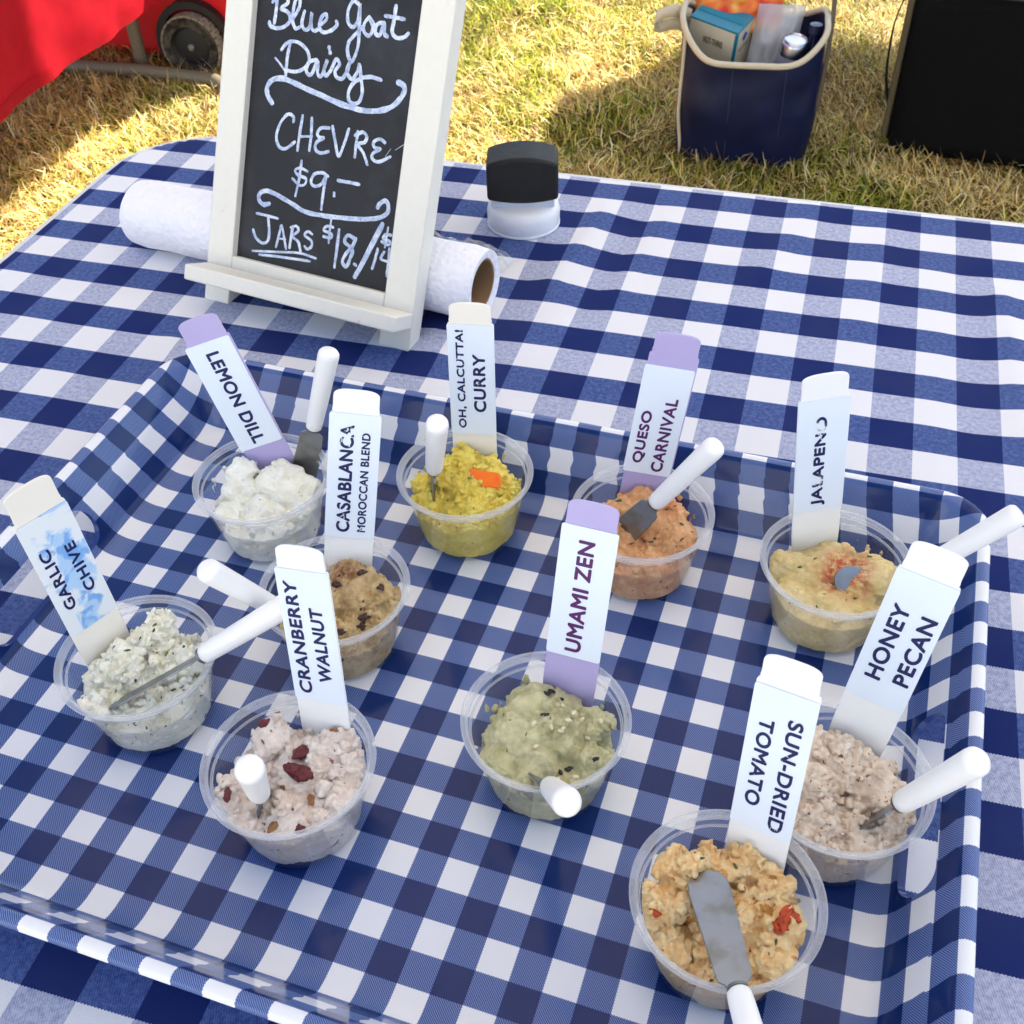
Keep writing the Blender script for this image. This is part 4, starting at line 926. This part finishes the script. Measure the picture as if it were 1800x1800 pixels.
tp = g.new('BsdfTransparent'); ms = g.new('MixShader')
g.l.new(g.math('MULTIPLY_ADD', g.step(n1, 0.32, 0.5), 0.30, 0.68), ms.inputs[0]); g.l.new(tp.outputs[0], ms.inputs[1]); g.l.new(g.p.outputs[0], ms.inputs[2])
g.l.new(ms.outputs[0], g.n['Material Output'].inputs['Surface'])
def catmull(p, n=7):
    if len(p) < 3: return p
    q = [p[0]] + p + [p[-1]]; out = []
    for i in range(1, len(q) - 2):
        a, b_, c_, d_ = [np.array(x) for x in q[i - 1:i + 3]]
        for k in range(n):
            t_ = k / n; out.append(tuple(0.5 * (2 * b_ + (c_ - a) * t_ + (2 * a - 5 * b_ + 4 * c_ - d_) * t_ ** 2 + (3 * b_ - a - 3 * c_ + d_) * t_ ** 3)))
    out.append(p[-1]); return out
b = MB(); PO = O - NF * DP
rq = random.Random(2)
for si, (wd, pts) in enumerate(STROKES):
    for ps in range(2 if wd > 1.6 else 1):
        q = catmull(pts, 6); n = len(q); hw = wd / 2000 * (1.0 if ps == 0 else 0.8); off = 0.00012 + 0.00004 * ((si * 2 + ps) % 7)
        jx, jy = (0, 0) if ps == 0 else (rq.uniform(-.5, .5), rq.uniform(-.5, .5))
        L_, R_ = [], []
        for i in range(n):
            a = np.array(q[max(i - 1, 0)]); c_ = np.array(q[min(i + 1, n - 1)]); tdir = c_ - a; l = np.hypot(*tdir)
            nd = np.array((-tdir[1], tdir[0])) / max(l, 1e-6); wv = hw * (1 + 0.30 * mnoise.noise((i * 0.35, si * 3.1, ps)))
            if i in (0, n - 1): wv *= 0.7
            s_, h_ = (q[i][0] + jx) / 1000, (q[i][1] + jy) / 1000
            L_.append(PO + UX * (s_ + nd[0] * wv) + UP * (h_ + nd[1] * wv) + NF * off); R_.append(PO + UX * (s_ - nd[0] * wv) + UP * (h_ - nd[1] * wv) + NF * off)
        b.add(L_ + R_, [(i, i + 1, n + i + 1, n + i) for i in range(n - 1)])
        for e_ in (0, n - 1):
            s_, h_ = (q[e_][0] + jx) / 1000, (q[e_][1] + jy) / 1000; cen = PO + UX * s_ + UP * h_ + NF * (off + 0.00002)
            b.add([cen + (UX * math.cos(x * .5236) + UP * math.sin(x * .5236)) * hw * 0.95 for x in range(12)], [tuple(range(12))])
pn = [o for o in sg.children if o.name.startswith('panel')][0]
o = b.build('chalk_writing', chk, sg)

# ---------------------------------------------------------------- paper towel roll
roll = empty('paper_towel_roll', (-0.11, 0.46, -0.003), 'thin white paper towel roll lying behind the chalkboard', 'paper roll')
pt, g = material('paper_towel', lin(240, 240, 248), 0.9, 0.1)
v = g.obj()
vo = g.new('TexVoronoi', feature='SMOOTH_F1'); vo.inputs['Scale'].default_value = 260; g.l.new(v, vo.inputs['Vector'])
g.l.new(g.bump(g.math('ADD', g.math('MULTIPLY', vo.outputs['Distance'], -1.0), g.math('MULTIPLY', g.noise(v, 60, 3), 0.3)), 0.7, 0.0022), g.p.inputs['Normal'])
g.p.inputs['Subsurface Weight'].default_value = 0.05
A_, B_ = Vector((-0.252, 0.4740, 0.0222)), Vector((0.041, 0.4480, 0.0222)); axd = (B_ - A_).normalized(); ln = (B_ - A_).length
def ovlathe(b, prof, seg=64, zs=1.0):
    side = axd.cross(Vector((0, 0, 1))).normalized(); n = len(prof); V = []
    for r, z in prof:
        for k in range(seg):
            a = 2 * math.pi * k / seg
            wob = 1 + 0.012 * math.sin(3 * a + z * 9) + 0.008 * math.sin(5 * a - z * 30)
            V.append(A_ + axd * z + side * (r * math.cos(a) * wob * 1.04) + Vector((0, 0, r * math.sin(a) * wob * 0.98)))
    b.add(V, [(i * seg + k, (i + 1) * seg + k, (i + 1) * seg + (k + 1) % seg, i * seg + (k + 1) % seg) for i in range(n - 1) for k in range(seg)])
b = MB(); R_ = 0.0255
prof = [(0.0185, 0.0015), (0.0225, 0.0005), (R_ - 0.001, 0.0)] + [(R_ + 0.0004 * math.sin(i * 1.7), ln * i / 24) for i in range(1, 24)] + [(R_ - 0.001, ln), (0.0225, ln - 0.0005), (0.0185, ln - 0.0015)]
ovlathe(b, prof); b.build('paper', pt, roll, True, angle=50)
card = mottled('cardboard', lin(150, 118, 84), 0.1, 60, 0.9)
b = MB(); ovlathe(b, [(0.0184, 0.0016), (0.0184, ln - 0.0016), (0.0172, ln - 0.0018), (0.0172, 0.0018), (0.0184, 0.0016)]); b.build('core', card, roll, True, angle=40)

# ---------------------------------------------------------------- self-inking stamp
stc = Vector((0.0245, 0.5835, -0.0032))
sp2 = empty('ink_stamp', stc, 'black topped hand stamp on a round white base, at the far edge of the table', 'stamp')
wp = mottled('stamp_white', lin(232, 234, 240), 0.02, 60, 0.3)
b = MB(); b.lathe([(0, 0), (0.0284, 0), (0.0290, 0.0006), (0.0290, 0.0018), (0.0284, 0.0022), (0.0287, 0.0030), (0.0289, 0.0120), (0.0280, 0.0160), (0.0255, 0.0188), (0.0200, 0.0202), (0, 0.0206)], stc, seg=72)
b.build('base', wp, sp2, True, angle=40)
sr = Vector((0.955, 0.298, 0)).normalized(); sb = Vector((-sr.y, sr.x, 0))
Ms = Matrix((sr, sb, Vector((0, 0, 1)))).transposed()
gy = mottled('stamp_grey', lin(206, 212, 226), 0.02, 60, 0.3)
b = MB(); b.box(stc + Vector((0, 0, 0.0275)), (0.0490, 0.0260, 0.016), Ms); b.build('neck', gy, sp2, bevel=0.0008)
blk = mottled('black_plastic', lin(13, 13, 13), 0.15, 90, 0.62, 0.15, 900)
out = []
W2 = 0.0275
for i in range(13):
    x_ = -W2 + 2 * W2 * i / 12; out.append((x_, 0.0275 - 0.0035 * (1 - (x_ / W2) ** 2)))
for i in range(13):
    x_ = W2 - 2 * W2 * i / 12; out.append((x_, 0.0560 + 0.0055 * (1 - (x_ / W2) ** 2)))
b = MB(); b.prism(out, stc, sr, Vector((0, 0, 1)), sb, -0.0165, 0.0165); b.build('cap', blk, sp2, bevel=0.0026, bseg=4)

# ---------------------------------------------------------------- small clear bag behind the roll
zb = empty('zip_bag', (0.0, 0.50, -0.003), 'crumpled clear plastic bag with a magenta strip, behind the paper roll', 'plastic bag')
mt = bpy.data.materials.new('clear_film'); mt.use_nodes = True
g = N(mt); g.n.remove(g.n['Principled BSDF'])
tp = g.new('BsdfTransparent'); tp.inputs['Color'].default_value = (0.93, 0.94, 0.95, 1)
gl = g.new('BsdfGlossy'); gl.inputs['Roughness'].default_value = 0.18
df = g.new('BsdfDiffuse'); df.inputs['Color'].default_value = (0.8, 0.82, 0.85, 1)
fr = g.new('LayerWeight'); fr.inputs['Blend'].default_value = 0.5
m1 = g.new('MixShader'); m1.inputs[0].default_value = 0.16; g.l.new(tp.outputs[0], m1.inputs[1]); g.l.new(df.outputs[0], m1.inputs[2])
m2 = g.new('MixShader'); g.l.new(g.math('MULTIPLY_ADD', g.math('POWER', fr.outputs['Facing'], 3.0), 0.6, 0.05), m2.inputs[0]); g.l.new(m1.outputs[0], m2.inputs[1]); g.l.new(gl.outputs[0], m2.inputs[2])
g.l.new(m2.outputs[0], g.n['Material Output'].inputs['Surface'])
FILM = mt
def crumple(name, cx, cy, w_, d_, h_, yaw, mat, parent, seed, z0, nx=28, ny=18):
    V = []; ca, sa = math.cos(yaw), math.sin(yaw)
    for j in range(ny + 1):
        for i in range(nx + 1):
            a, c = i / nx * 2 - 1, j / ny * 2 - 1
            x_, y_ = a * w_ / 2, c * d_ / 2
            e_ = max(0, 1 - a * a) ** 0.5 * max(0, 1 - c * c) ** 0.5
            z = z0 + h_ * e_ * (0.7 + 0.6 * mnoise.noise((a * 2 + seed, c * 2, seed))) + abs(0.010 * mnoise.noise((a * 4, c * 4 + seed, 1.1)))
            V.append((cx + x_ * ca - y_ * sa, cy + x_ * sa + y_ * ca, max(z, z0)))
    F = [(j * (nx + 1) + i, j * (nx + 1) + i + 1, (j + 1) * (nx + 1) + i + 1, (j + 1) * (nx + 1) + i) for j in range(ny) for i in range(nx)]
    return mesh(name, V, F, mat, parent, False)
crumple('film', -0.02, 0.502, 0.105, 0.060, 0.026, -0.12, FILM, zb, 1.7, -0.0028)
mag = mottled('magenta_strip', lin(176, 20, 110), 0.1, 90, 0.4)
crumple('zip_strip', -0.012, 0.509, 0.080, 0.010, 0.006, -0.25, mag, zb, 4.2, -0.0024, 14, 4)
grn_ = mottled('folded_notes', lin(150, 170, 150), 0.2, 120, 0.8)
crumple('folded_notes', -0.002, 0.497, 0.055, 0.022, 0.004, 0.1, grn_, zb, 6.1, -0.0022, 12, 6)

# ---------------------------------------------------------------- tote bag and what is in it
YB = math.radians(9); bc = Vector((-0.030, 2.318, GZ)); bx = Vector((math.cos(YB), math.sin(YB), 0)); by_ = Vector((-math.sin(YB), math.cos(YB), 0))
bag = empty('tote_bag', bc, 'navy tote bag with cream binding standing on the grass, full of groceries', 'tote bag')
nv, g = material('navy_nylon', lin(24, 34, 82), 0.5, 0.35)
v = g.obj(); n1 = g.noise(v, 14, 4)
g.l.new(g.mix(n1, lin(12, 15, 36), lin(18, 30, 76)), g.p.inputs['Base Color'])
g.l.new(g.bump(g.noise(v, 7, 2), 0.35, 0.03), g.p.inputs['Normal'])
cream = mottled('cream_webbing', lin(214, 202, 172), 0.08, 120, 0.8, 0.4, 700)
def bagpt(t, z, k=1.0):
    """t angle (0 right, -90 front); z 0..1 of the height"""
    hw = (0.146 + 0.010 * min(1, z * 2.6) - 0.004 * z) * k; hd = (0.095 + 0.020 * min(1, z * 2)) * k
    c, s = math.cos(t), math.sin(t); e_ = 0.62
    x_ = hw * math.copysign(abs(c) ** e_, c); y_ = hd * math.copysign(abs(s) ** e_, s)
    hump = 0.024 * mnoise.noise((x_ * 16, y_ * 16, z * 4.0))
    return x_ * (1 + hump), y_ * (1 + hump * 2)
def rimz(t):
    c, s = math.cos(t), math.sin(t)
    f = 0.236 + (0.070 if c < 0 else 0.060) * abs(c) ** 3 + 0.028 * max(0, s)
    return f
na, nz = 96, 22; V = []
for j in range(nz + 1):
    for i in range(na):
        t_ = 2 * math.pi * i / na; z = j / nz; x_, y_ = bagpt(t_, z)
        fold = 0.004 * math.sin(z * 9 + t_ * 3) * (1 - z)
        p = bc + bx * (x_ + fold) + by_ * (y_ + fold) + Vector((0, 0, 0.006 + z * rimz(t_)))
        V.append(p)
F = [(j * na + i, j * na + (i + 1) % na, (j + 1) * na + (i + 1) % na, (j + 1) * na + i) for j in range(nz) for i in range(na)] + [tuple(range(na))]
o = mesh('body', V, F, nv, bag, True); s_ = o.modifiers.new('t', 'SOLIDIFY'); s_.thickness = 0.002
b = MB(); ring = []
for i in range(na + 1):
    t_ = 2 * math.pi * i / na; x_, y_ = bagpt(t_, 1.0); ring.append(bc + bx * x_ * 1.005 + by_ * y_ * 1.005 + Vector((0, 0, 0.006 + rimz(t_))))
b.tube(ring, 0.0065, 10, False); b.build('binding', cream, bag, True)
b = MB(); pl = []
for j in range(16):
    z = j / 15; x_, y_ = bagpt(math.radians(-152), z); pl.append(bc + bx * x_ * 1.02 + by_ * y_ * 1.02 + Vector((0, 0, 0.006 + z * rimz(math.radians(-152)))))
b.tube(pl, 0.004, 8); b.build('side_piping', cream, bag, True)
st_ = mottled('stitching', lin(58, 62, 84), 0.1, 200, 0.8)
for ang in (-96, -72):
    b = MB(); pl = []
    for j in range(20):
        z = 0.04 + 0.96 * j / 20; x_, y_ = bagpt(math.radians(ang), z); pl.append(bc + bx * x_ * 1.008 + by_ * y_ * 1.008 + Vector((0, 0, 0.006 + z * rimz(math.radians(ang)))))
    b.tube(pl, 0.0009, 6); b.build('seam', st_, bag, True)
def strap(name, pts, wdir, hw, mat, parent):
    pts = [np.array(p) for p in pts]; q = []
    pp = [pts[0]] + pts + [pts[-1]]
    for i in range(1, len(pp) - 2):
        a, b_, c_, d_ = pp[i - 1:i + 3]
        for k in range(8):
            t_ = k / 8; q.append(0.5 * (2 * b_ + (c_ - a) * t_ + (2 * a - 5 * b_ + 4 * c_ - d_) * t_ ** 2 + (3 * b_ - a - 3 * c_ + d_) * t_ ** 3))
    q.append(pts[-1]); W = np.array(wdir); n = len(q)
    V = [tuple(p + W * hw) for p in q] + [tuple(p - W * hw) for p in q]
    o = mesh(name, V, [(i, i + 1, n + i + 1, n + i) for i in range(n - 1)], mat, parent, True)
    s_ = o.modifiers.new('t', 'SOLIDIFY'); s_.thickness = 0.003; s_.offset = 0
    return o
L0 = Vector((-0.172, 2.33, -0.455))
strap('handle', [L0, L0 + Vector((-0.03, -0.03, 0.018)), L0 + Vector((-0.066, -0.045, 0.008)), L0 + Vector((-0.064, -0.035, -0.016)), L0 + Vector((-0.028, -0.015, -0.014)), L0 + Vector((0.0, 0.0, -0.030))], (0.05, 0.35, 0.93), 0.013, cream, bag)
strap('handle', [L0 + Vector((0.0, 0.06, 0.02)), L0 + Vector((-0.04, 0.06, 0.045)), L0 + Vector((-0.066, 0.07, 0.04)), L0 + Vector((-0.03, 0.09, 0.055)), L0 + Vector((0.03, 0.10, 0.07))], (0.05, 0.35, 0.93), 0.012, cream, bag)
R0 = bc + bx * 0.158 + by_ * 0.03
strap('side_strap', [R0 + Vector((-0.01, 0, 0.40)), R0 + Vector((0.004, 0, 0.33)), R0 + Vector((0.008, 0, 0.22)), R0 + Vector((0.004, 0, 0.09))], (0.15, 0.985, 0), 0.016, mottled('tan_webbing', lin(120, 104, 84), 0.1, 120, 0.85), bag)

# cracker carton leaning in the bag
cz = Vector((0.10, -0.22, 0.97)).normalized(); cx = (Vector((0.95, -0.26, -0.08)) - cz * 0.985 * 0.0).normalized(); cx = (cx - cz * cx.dot(cz)).normalized(); cy = cz.cross(cx)
C0 = Vector((-0.112, 2.288, -0.455))       # middle of the front top edge
ct = empty('cracker_carton', C0 - cz * 0.12, 'teal topped cream cracker carton leaning in the navy tote bag', 'carton')
kr = mottled('carton_cream', lin(230, 218, 188), 0.06, 40, 0.5); te = mottled('carton_teal', lin(8, 124, 148), 0.08, 40, 0.4)
CWD, CDP, CHT = 0.116, 0.075, 0.165
def cbox(name, x0, x1, y0, y1, z0, z1, mat, par, bev=0.0006):
    b = MB(); b.prism([(x0, y0), (x1, y0), (x1, y1), (x0, y1)], C0, cx, cy, cz, z0, z1); return b.build(name, mat, par, bevel=bev, bseg=1)
cbox('carton_body', -CWD / 2, CWD / 2, 0, CDP, -CHT, -0.0002, kr, ct)
cbox('top_panel', -CWD / 2 - .0003, CWD / 2 + .0003, -0.0003, CDP + .0003, -0.004, 0.0006, te, ct)
cbox('corner_stripe', CWD / 2 - 0.006, CWD / 2 + 0.0006, -0.0006, 0.004, -CHT * 0.98, -0.0042, te, ct, 0)
b = MB(); b.prism([(-CWD / 2 + .002, 0), (CWD / 2 - .002, 0), (CWD / 2 - .006, 0.013), (-CWD / 2 + .006, 0.011)], C0 + cy * 0.030 + cz * 0.0008, cx, (cz * 0.5 + cy * 0.86).normalized(), cx.cross((cz * 0.5 + cy * 0.86).normalized()), 0, 0.0008)
b.build('open_flap', te, ct)
gold = mottled('carton_print', lin(96, 70, 30), 0.1, 90, 0.5); gold2 = mottled('carton_gold', lin(170, 116, 40), 0.1, 90, 0.5); dia = mottled('carton_blue', lin(60, 90, 170), 0.1, 90, 0.5)
text_mesh('lettering', 'NUT-THINS', C0 - cz * 0.040 - cy * 0.0009, cx, cz, -0.020, 0.026, 0.015, gold, ct, 0.02)
text_mesh('lettering', 'NUT-THINS', C0 + cx * (CWD / 2 + 0.0011) + cy * CDP / 2 - cz * 0.050, cy, cz, -0.021, 0.021, 0.010, gold2, ct, 0.02)
b = MB(); b.prism([(0, -0.011), (0.013, 0), (0, 0.011), (-0.013, 0)], C0 + cx * (CWD / 2 + 0.0009) + cy * CDP / 2 - cz * 0.026, cy, cz, cx, 0, 0.0003); b.build('diamond_mark', dia, ct)
# can, bottle in film, red snack bag
cn = empty('drink_can', bc + bx * 0.075 + Vector((0, 0, 0.15)), 'silver can with a ribbed band, between the carton and the dark bottle', 'can')
ccx = bc + bx * 0.076 - by_ * 0.028 + Vector((0, 0, 0.150))
b = MB(); b.lathe([(0, 0), (0.028, 0), (0.031, 0.004), (0.031, 0.118), (0.027, 0.126), (0.024, 0.128), (0.023, 0.125), (0, 0.125)], ccx, (0.12, -0.12, 1), 48)
b.build('can_body', material('tin', lin(196, 198, 204), 0.25, 0.5, 1.0)[0], cn, True, angle=40)
b = MB(); [b.lathe([(0.0312, 0.030 + i * .006), (0.0318, 0.033 + i * .006), (0.0312, 0.036 + i * .006)], ccx, (0.12, -0.12, 1), 48) for i in range(11)]
b.build('ribbed_band', mottled('band', lin(150, 152, 168), 0.05, 60, 0.3), cn, True)
bt = empty('bottle', bc + bx * 0.12 + Vector((0, 0, 0.12)), 'dark blue bottle at the right side of the tote bag', 'bottle')
bb_ = bc + bx * 0.124 - by_ * 0.010 + Vector((0, 0, 0.062))
b = MB(); b.lathe([(0, 0), (0.026, 0), (0.030, 0.006), (0.030, 0.150), (0.024, 0.172), (0.013, 0.190), (0.012, 0.214), (0, 0.214)], bb_, (0.02, 0.0, 1), 40)
b.build('bottle_body', mottled('bottle_navy', lin(22, 26, 60), 0.1, 40, 0.18), bt, True, angle=50)
b = MB(); b.lathe([(0, 0.215), (0.0135, 0.215), (0.0135, 0.233), (0, 0.234)], bb_, (0.02, 0.0, 1), 32); b.build('bottle_cap', mottled('cap_navy', lin(30, 34, 66), 0.05, 40, 0.35), bt, True, angle=40)
FILM2 = FILM.copy(); FILM2.name = 'cloudy_film'
for nd in FILM2.node_tree.nodes:
    if nd.type == 'MIX_SHADER' and abs(nd.inputs[0].default_value - 0.16) < 1e-4: nd.inputs[0].default_value = 0.42
def pouch(name, c, ux, uy, uz, w_, h_, t_, mat, label, cat, seed):
    V = []; nx, ny = 22, 16
    for sgn in (1, -1):
        for j in range(ny + 1):
            for i in range(nx + 1):
                a, e_ = i / nx * 2 - 1, j / ny * 2 - 1
                th = t_ * (max(0, 1 - a ** 4) ** 0.7) * (max(0, 1 - e_ ** 4) ** 0.7) * (0.85 + 0.5 * mnoise.noise((a * 2.3, e_ * 2.3, seed + sgn)))
                V.append(c + ux * a * w_ / 2 + uz * e_ * h_ / 2 + uy * (th * sgn + 0.004 * mnoise.noise((a * 3, e_ * 3, seed))))
    n = (nx + 1) * (ny + 1); F = []
    for sgn in (0, 1):
        for j in range(ny):
            for i in range(nx):
                q = (sgn * n + j * (nx + 1) + i, sgn * n + j * (nx + 1) + i + 1, sgn * n + (j + 1) * (nx + 1) + i + 1, sgn * n + (j + 1) * (nx + 1) + i)
                F.append(q if sgn else q[::-1])
    o = mesh(name, V, F, mat, None, True); tag(o, label, cat); return o
rd, g = material('snack_print', (0.5, 0.05, 0.03), 0.25, 0.5)
v = g.obj(); g.l.new(g.ramp(g.noise(v, 16, 2, 0.4), [(0.40, lin(206, 24, 22)), (0.52, lin(232, 120, 34)), (0.60, lin(240, 190, 90)), (0.66, lin(196, 20, 30))]), g.p.inputs['Base Color'])
pouch('snack_bag', bc + bx * -0.035 + by_ * 0.060 + Vector((0, 0, 0.300)), bx, by_, Vector((0, 0.3, 0.95)).normalized(), 0.19, 0.10, 0.028, rd, 'shiny red and orange snack bag at the back of the tote bag', 'snack bag', 3.3)
pouch('clear_bag', bc + bx * 0.045 + by_ * 0.02 + Vector((0, 0, 0.235)), bx, by_, Vector((0.1, 0.2, 0.97)).normalized(), 0.100, 0.17, 0.030, FILM2, 'clear plastic bag bulging up between carton and can', 'plastic bag', 8.1)

# ---------------------------------------------------------------- black bin
BY = math.radians(-3); kx = Vector((math.cos(BY), math.sin(BY), 0)); ky = Vector((-kx.y, kx.x, 0)); KO = Vector((0.283, 2.366, GZ))
bn = empty('storage_bin', KO + kx * 0.3 + ky * 0.25, 'large black fabric bin with a tan edge, on the grass right of the tote bag', 'bin')
kb, g = material('black_fabric', lin(20, 20, 22), 0.85, 0.15); v = g.obj()
g.l.new(g.mix(g.noise(v, 9, 4), lin(8, 8, 8), lin(17, 17, 17)), g.p.inputs['Base Color']); g.l.new(g.bump(g.noise(v, 700, 2), 0.3, 0.002), g.p.inputs['Normal'])
Mk = Matrix((kx, ky, Vector((0, 0, 1)))).transposed()
b = MB(); b.box(KO + kx * 0.30 + ky * 0.22 + Vector((0, 0, 0.190)), (0.60, 0.44, 0.364), Mk); b.build('bin_body', kb, bn, bevel=0.035, bseg=4)
tan = mottled('tan_fabric', lin(88, 78, 54), 0.12, 50, 0.85, 0.4, 600)
b = MB(); b.prism([(0.012, 0.045), (0.395, 0.05), (0.40, 0.34), (0.012, 0.36)], KO + Vector((0, 0, 0)), ky, Vector((0, 0, 1)), kx * -1, -0.004, 0.010)
b.build('side_panel', tan, bn, bevel=0.004)
b = MB(); b.tube([KO + kx * 0.05 + ky * -0.004 + Vector((0, 0, 0.372)), KO + kx * 0.55 + ky * -0.004 + Vector((0, 0, 0.372))], 0.006, 8); b.build('top_piping', mottled('grey_piping', lin(74, 76, 80), 0.1, 80, 0.6), bn, True)
strapm = mottled('black_strap', lin(40, 42, 48), 0.15, 300, 0.7, 0.6, 400)
strap('strap', [KO - kx * 0.016 + ky * 0.11 + Vector((0, 0, 0.34)), KO - kx * 0.034 + ky * 0.11 + Vector((0, 0, 0.26)), KO - kx * 0.030 + ky * 0.11 + Vector((0, 0, 0.15)), KO - kx * 0.012 + ky * 0.11 + Vector((0, 0, 0.08))], (ky.x, ky.y, 0), 0.014, strapm, bn)

# ---------------------------------------------------------------- neighbouring table in a red cloth
rt = empty('neighbour_table', (-1.85, 1.9, GZ), 'folding table under the red cloth, its grey T foot on the grass', 'table')
b = MB(); b.box((-1.86, 1.62, -0.030), (0.76, 2.1, 0.04)); b.build('tabletop', plast, rt, bevel=0.006)
tub = mottled('tube_steel', lin(112, 104, 84), 0.1, 60, 0.5)
for y_ in (2.352, 0.85):
    for lx in (-1.657, -2.06):
        b = MB(); b.tube([(lx, y_, GZ + 0.02), (lx - 0.006, y_, -0.05)], 0.017, 16); b.build('leg', tub, rt, True)
    b = MB(); b.tube([(-2.22, y_ - 0.10, GZ + 0.034), (-1.90, y_ - 0.085, GZ + 0.034), (-1.62, y_ - 0.055, GZ + 0.034), (-1.40, y_ - 0.06, GZ + 0.034), (-1.33, y_ - 0.10, GZ + 0.028), (-1.26, y_ - 0.16, GZ + 0.018)], 0.017, 14); b.build('foot', tub, rt, True)
rc_, g = material('red_cloth', lin(214, 16, 40), 0.75, 0.2)
v = g.obj(); n1 = g.noise(v, 30, 4)
g.l.new(g.mix(n1, lin(150, 4, 20), lin(188, 10, 34)), g.p.inputs['Base Color'])
g.l.new(g.bump(g.noise(v, 900, 2), 0.3, 0.001), g.p.inputs['Normal'])
tr = g.new('BsdfTranslucent'); tr.inputs['Color'].default_value = lin(214, 10, 36); ms = g.new('MixShader'); ms.inputs[0].default_value = 0.25
g.l.new(g.p.outputs[0], ms.inputs[1]); g.l.new(tr.outputs[0], ms.inputs[2]); g.l.new(ms.outputs[0], g.n['Material Output'].inputs['Surface'])
def redcloth():
    V, F = [], []; ny, nz = 120, 36; nt_ = 30
    ys = [0.55 + 2.15 * i / ny for i in range(ny + 1)]
    rows = []
    for j in range(nt_ + 1): rows.append(('top', j / nt_))
    for j in range(1, nz + 1): rows.append(('hang', j / nz))
    for kind, q in rows:
        for y_ in ys:
            xe = -1.405 - 0.075 * (y_ - 1.4)
            if kind == 'top':
                V.append((-2.27 + (xe + 2.27) * q, y_, -0.006 + 0.0006 * mnoise.noise((q * 9, y_ * 7, 0))))
            else:
                fl = 0.006 * q * math.sin(y_ * 13 + 0.6) + 0.004 * q * math.sin(y_ * 29 + 1) + 0.006 * mnoise.noise((y_ * 14, q * 5, 3))
                x_ = xe + 0.004 * min(1, q * 30) + fl - 0.010 * q
                V.append((x_, y_, -0.006 - 0.494 * q - 0.003 * mnoise.noise((y_ * 6, 0, 9))))
    n = ny + 1
    for j in range(len(rows) - 1):
        for i in range(ny): F.append((j * n + i, j * n + i + 1, (j + 1) * n + i + 1, (j + 1) * n + i)[::-1])
    o = mesh('red_tablecloth', V, F, rc_, None, True); tag(o, 'red tablecloth hanging over the neighbouring table', 'tablecloth')
    hem = MB()
    last = [Vector(p) for p in V[-n:]]
    up_ = [Vector(p) for p in V[-2 * n:-n]]
    A2 = [p + Vector((0.0022, 0, 0.0005)) for p in last]; B2 = [p + Vector((0.0022, 0, 0)) + (u_ - p).normalized() * 0.026 for p, u_ in zip(last, up_)]
    hem.add(A2 + B2, [(i, i + 1, n + i + 1, n + i) for i in range(n - 1)])
    hem.build('hem', rc_, o, True)
redcloth()

# ---------------------------------------------------------------- red wheeled cooler behind it
rcx = empty('wheeled_cooler', (-1.75, 2.8, GZ), 'red wheeled cooler in the shade behind the red cloth', 'cooler')
rp = mottled('red_plastic', lin(206, 20, 26), 0.08, 30, 0.42)
b = MB(); b.box((-1.72, 2.63, -0.480), (0.80, 0.42, 0.50)); b.build('cooler_body', rp, rcx, bevel=0.03, bseg=4)
b = MB(); b.box((-1.72, 2.63, -0.205), (0.83, 0.45, 0.05)); b.build('lid', rp, rcx, bevel=0.015, bseg=3)
wa = Vector((0.12, -0.99, 0.0)).normalized(); wc = Vector((-1.500, 2.375, GZ + 0.082)); WS = 0.9
wh = mottled('wheel_black', lin(24, 23, 22), 0.2, 60, 0.6)
ty, g = material('tyre_dusty', lin(70, 64, 56), 0.85, 0.2)
v = g.obj(); g.l.new(g.mix(g.step(g.noise(v, 40, 4, 0.6), 0.35, 0.75), lin(34, 32, 30), lin(92, 86, 76)), g.p.inputs['Base Color'])
b = MB(); b.lathe([(r_ * WS, z_ * WS) for r_, z_ in [(0.060, -0.022), (0.080, -0.024), (0.0865, -0.018), (0.0875, 0.0), (0.0865, 0.018), (0.080, 0.024), (0.060, 0.022)]], wc, wa, 60, True); tyre = b.build('wheel', ty, rcx, True, angle=40)
b = MB()
qM = wa.to_track_quat('Z', 'Y').to_matrix()
for i in range(26):
    a = 2 * math.pi * i / 26
    for k_, zz_ in enumerate((-0.013, 0.0, 0.013)):
        a2 = a + (0.12 if k_ == 1 else 0)
        M = qM @ Matrix.Rotation(a2, 3, 'Z'); b.box(wc + M @ Vector((0.0885 * WS, 0, zz_ * WS)), (0.005, 0.0165, 0.0115), M)
b.build('tread', mottled('tread_dusty_sunlit', lin(134, 124, 106), 0.25, 50, 0.9), tyre)  # dusty tread, paler than the tyre: its sunlight is put into the colour
b = MB(); b.lathe([(r_ * WS, z_ * WS) for r_, z_ in [(0.0, 0.012), (0.030, 0.013), (0.052, 0.008), (0.060, 0.018), (0.061, -0.018), (0, -0.018)]], wc, wa, 48); b.build('hub', wh, tyre, True, angle=40)
b = MB(); b.lathe([(r_ * WS, z_ * WS) for r_, z_ in [(0, 0.012), (0.009, 0.012), (0.010, 0.016), (0.006, 0.021), (0, 0.022)]], wc, wa, 24); b.build('axle_cap', mottled('axle_grey', lin(120, 116, 108), 0.1, 90, 0.5), tyre, True, angle=40)
b = MB(); ar = []
side = wa.cross(Vector((0, 0, 1))).normalized()
arc_o = [(0.108 * math.cos(math.radians(a)), 0.108 * math.sin(math.radians(a))) for a in range(-20, 201, 10)]
arc_i = [(0.090 * math.cos(math.radians(a)), 0.090 * math.sin(math.radians(a))) for a in range(200, -21, -10)]
b.prism(arc_o + arc_i, wc - wa * 0.02, side, Vector((0, 0, 1)), wa, -0.03, 0.01); b.build('wheel_arch', wh, rcx)
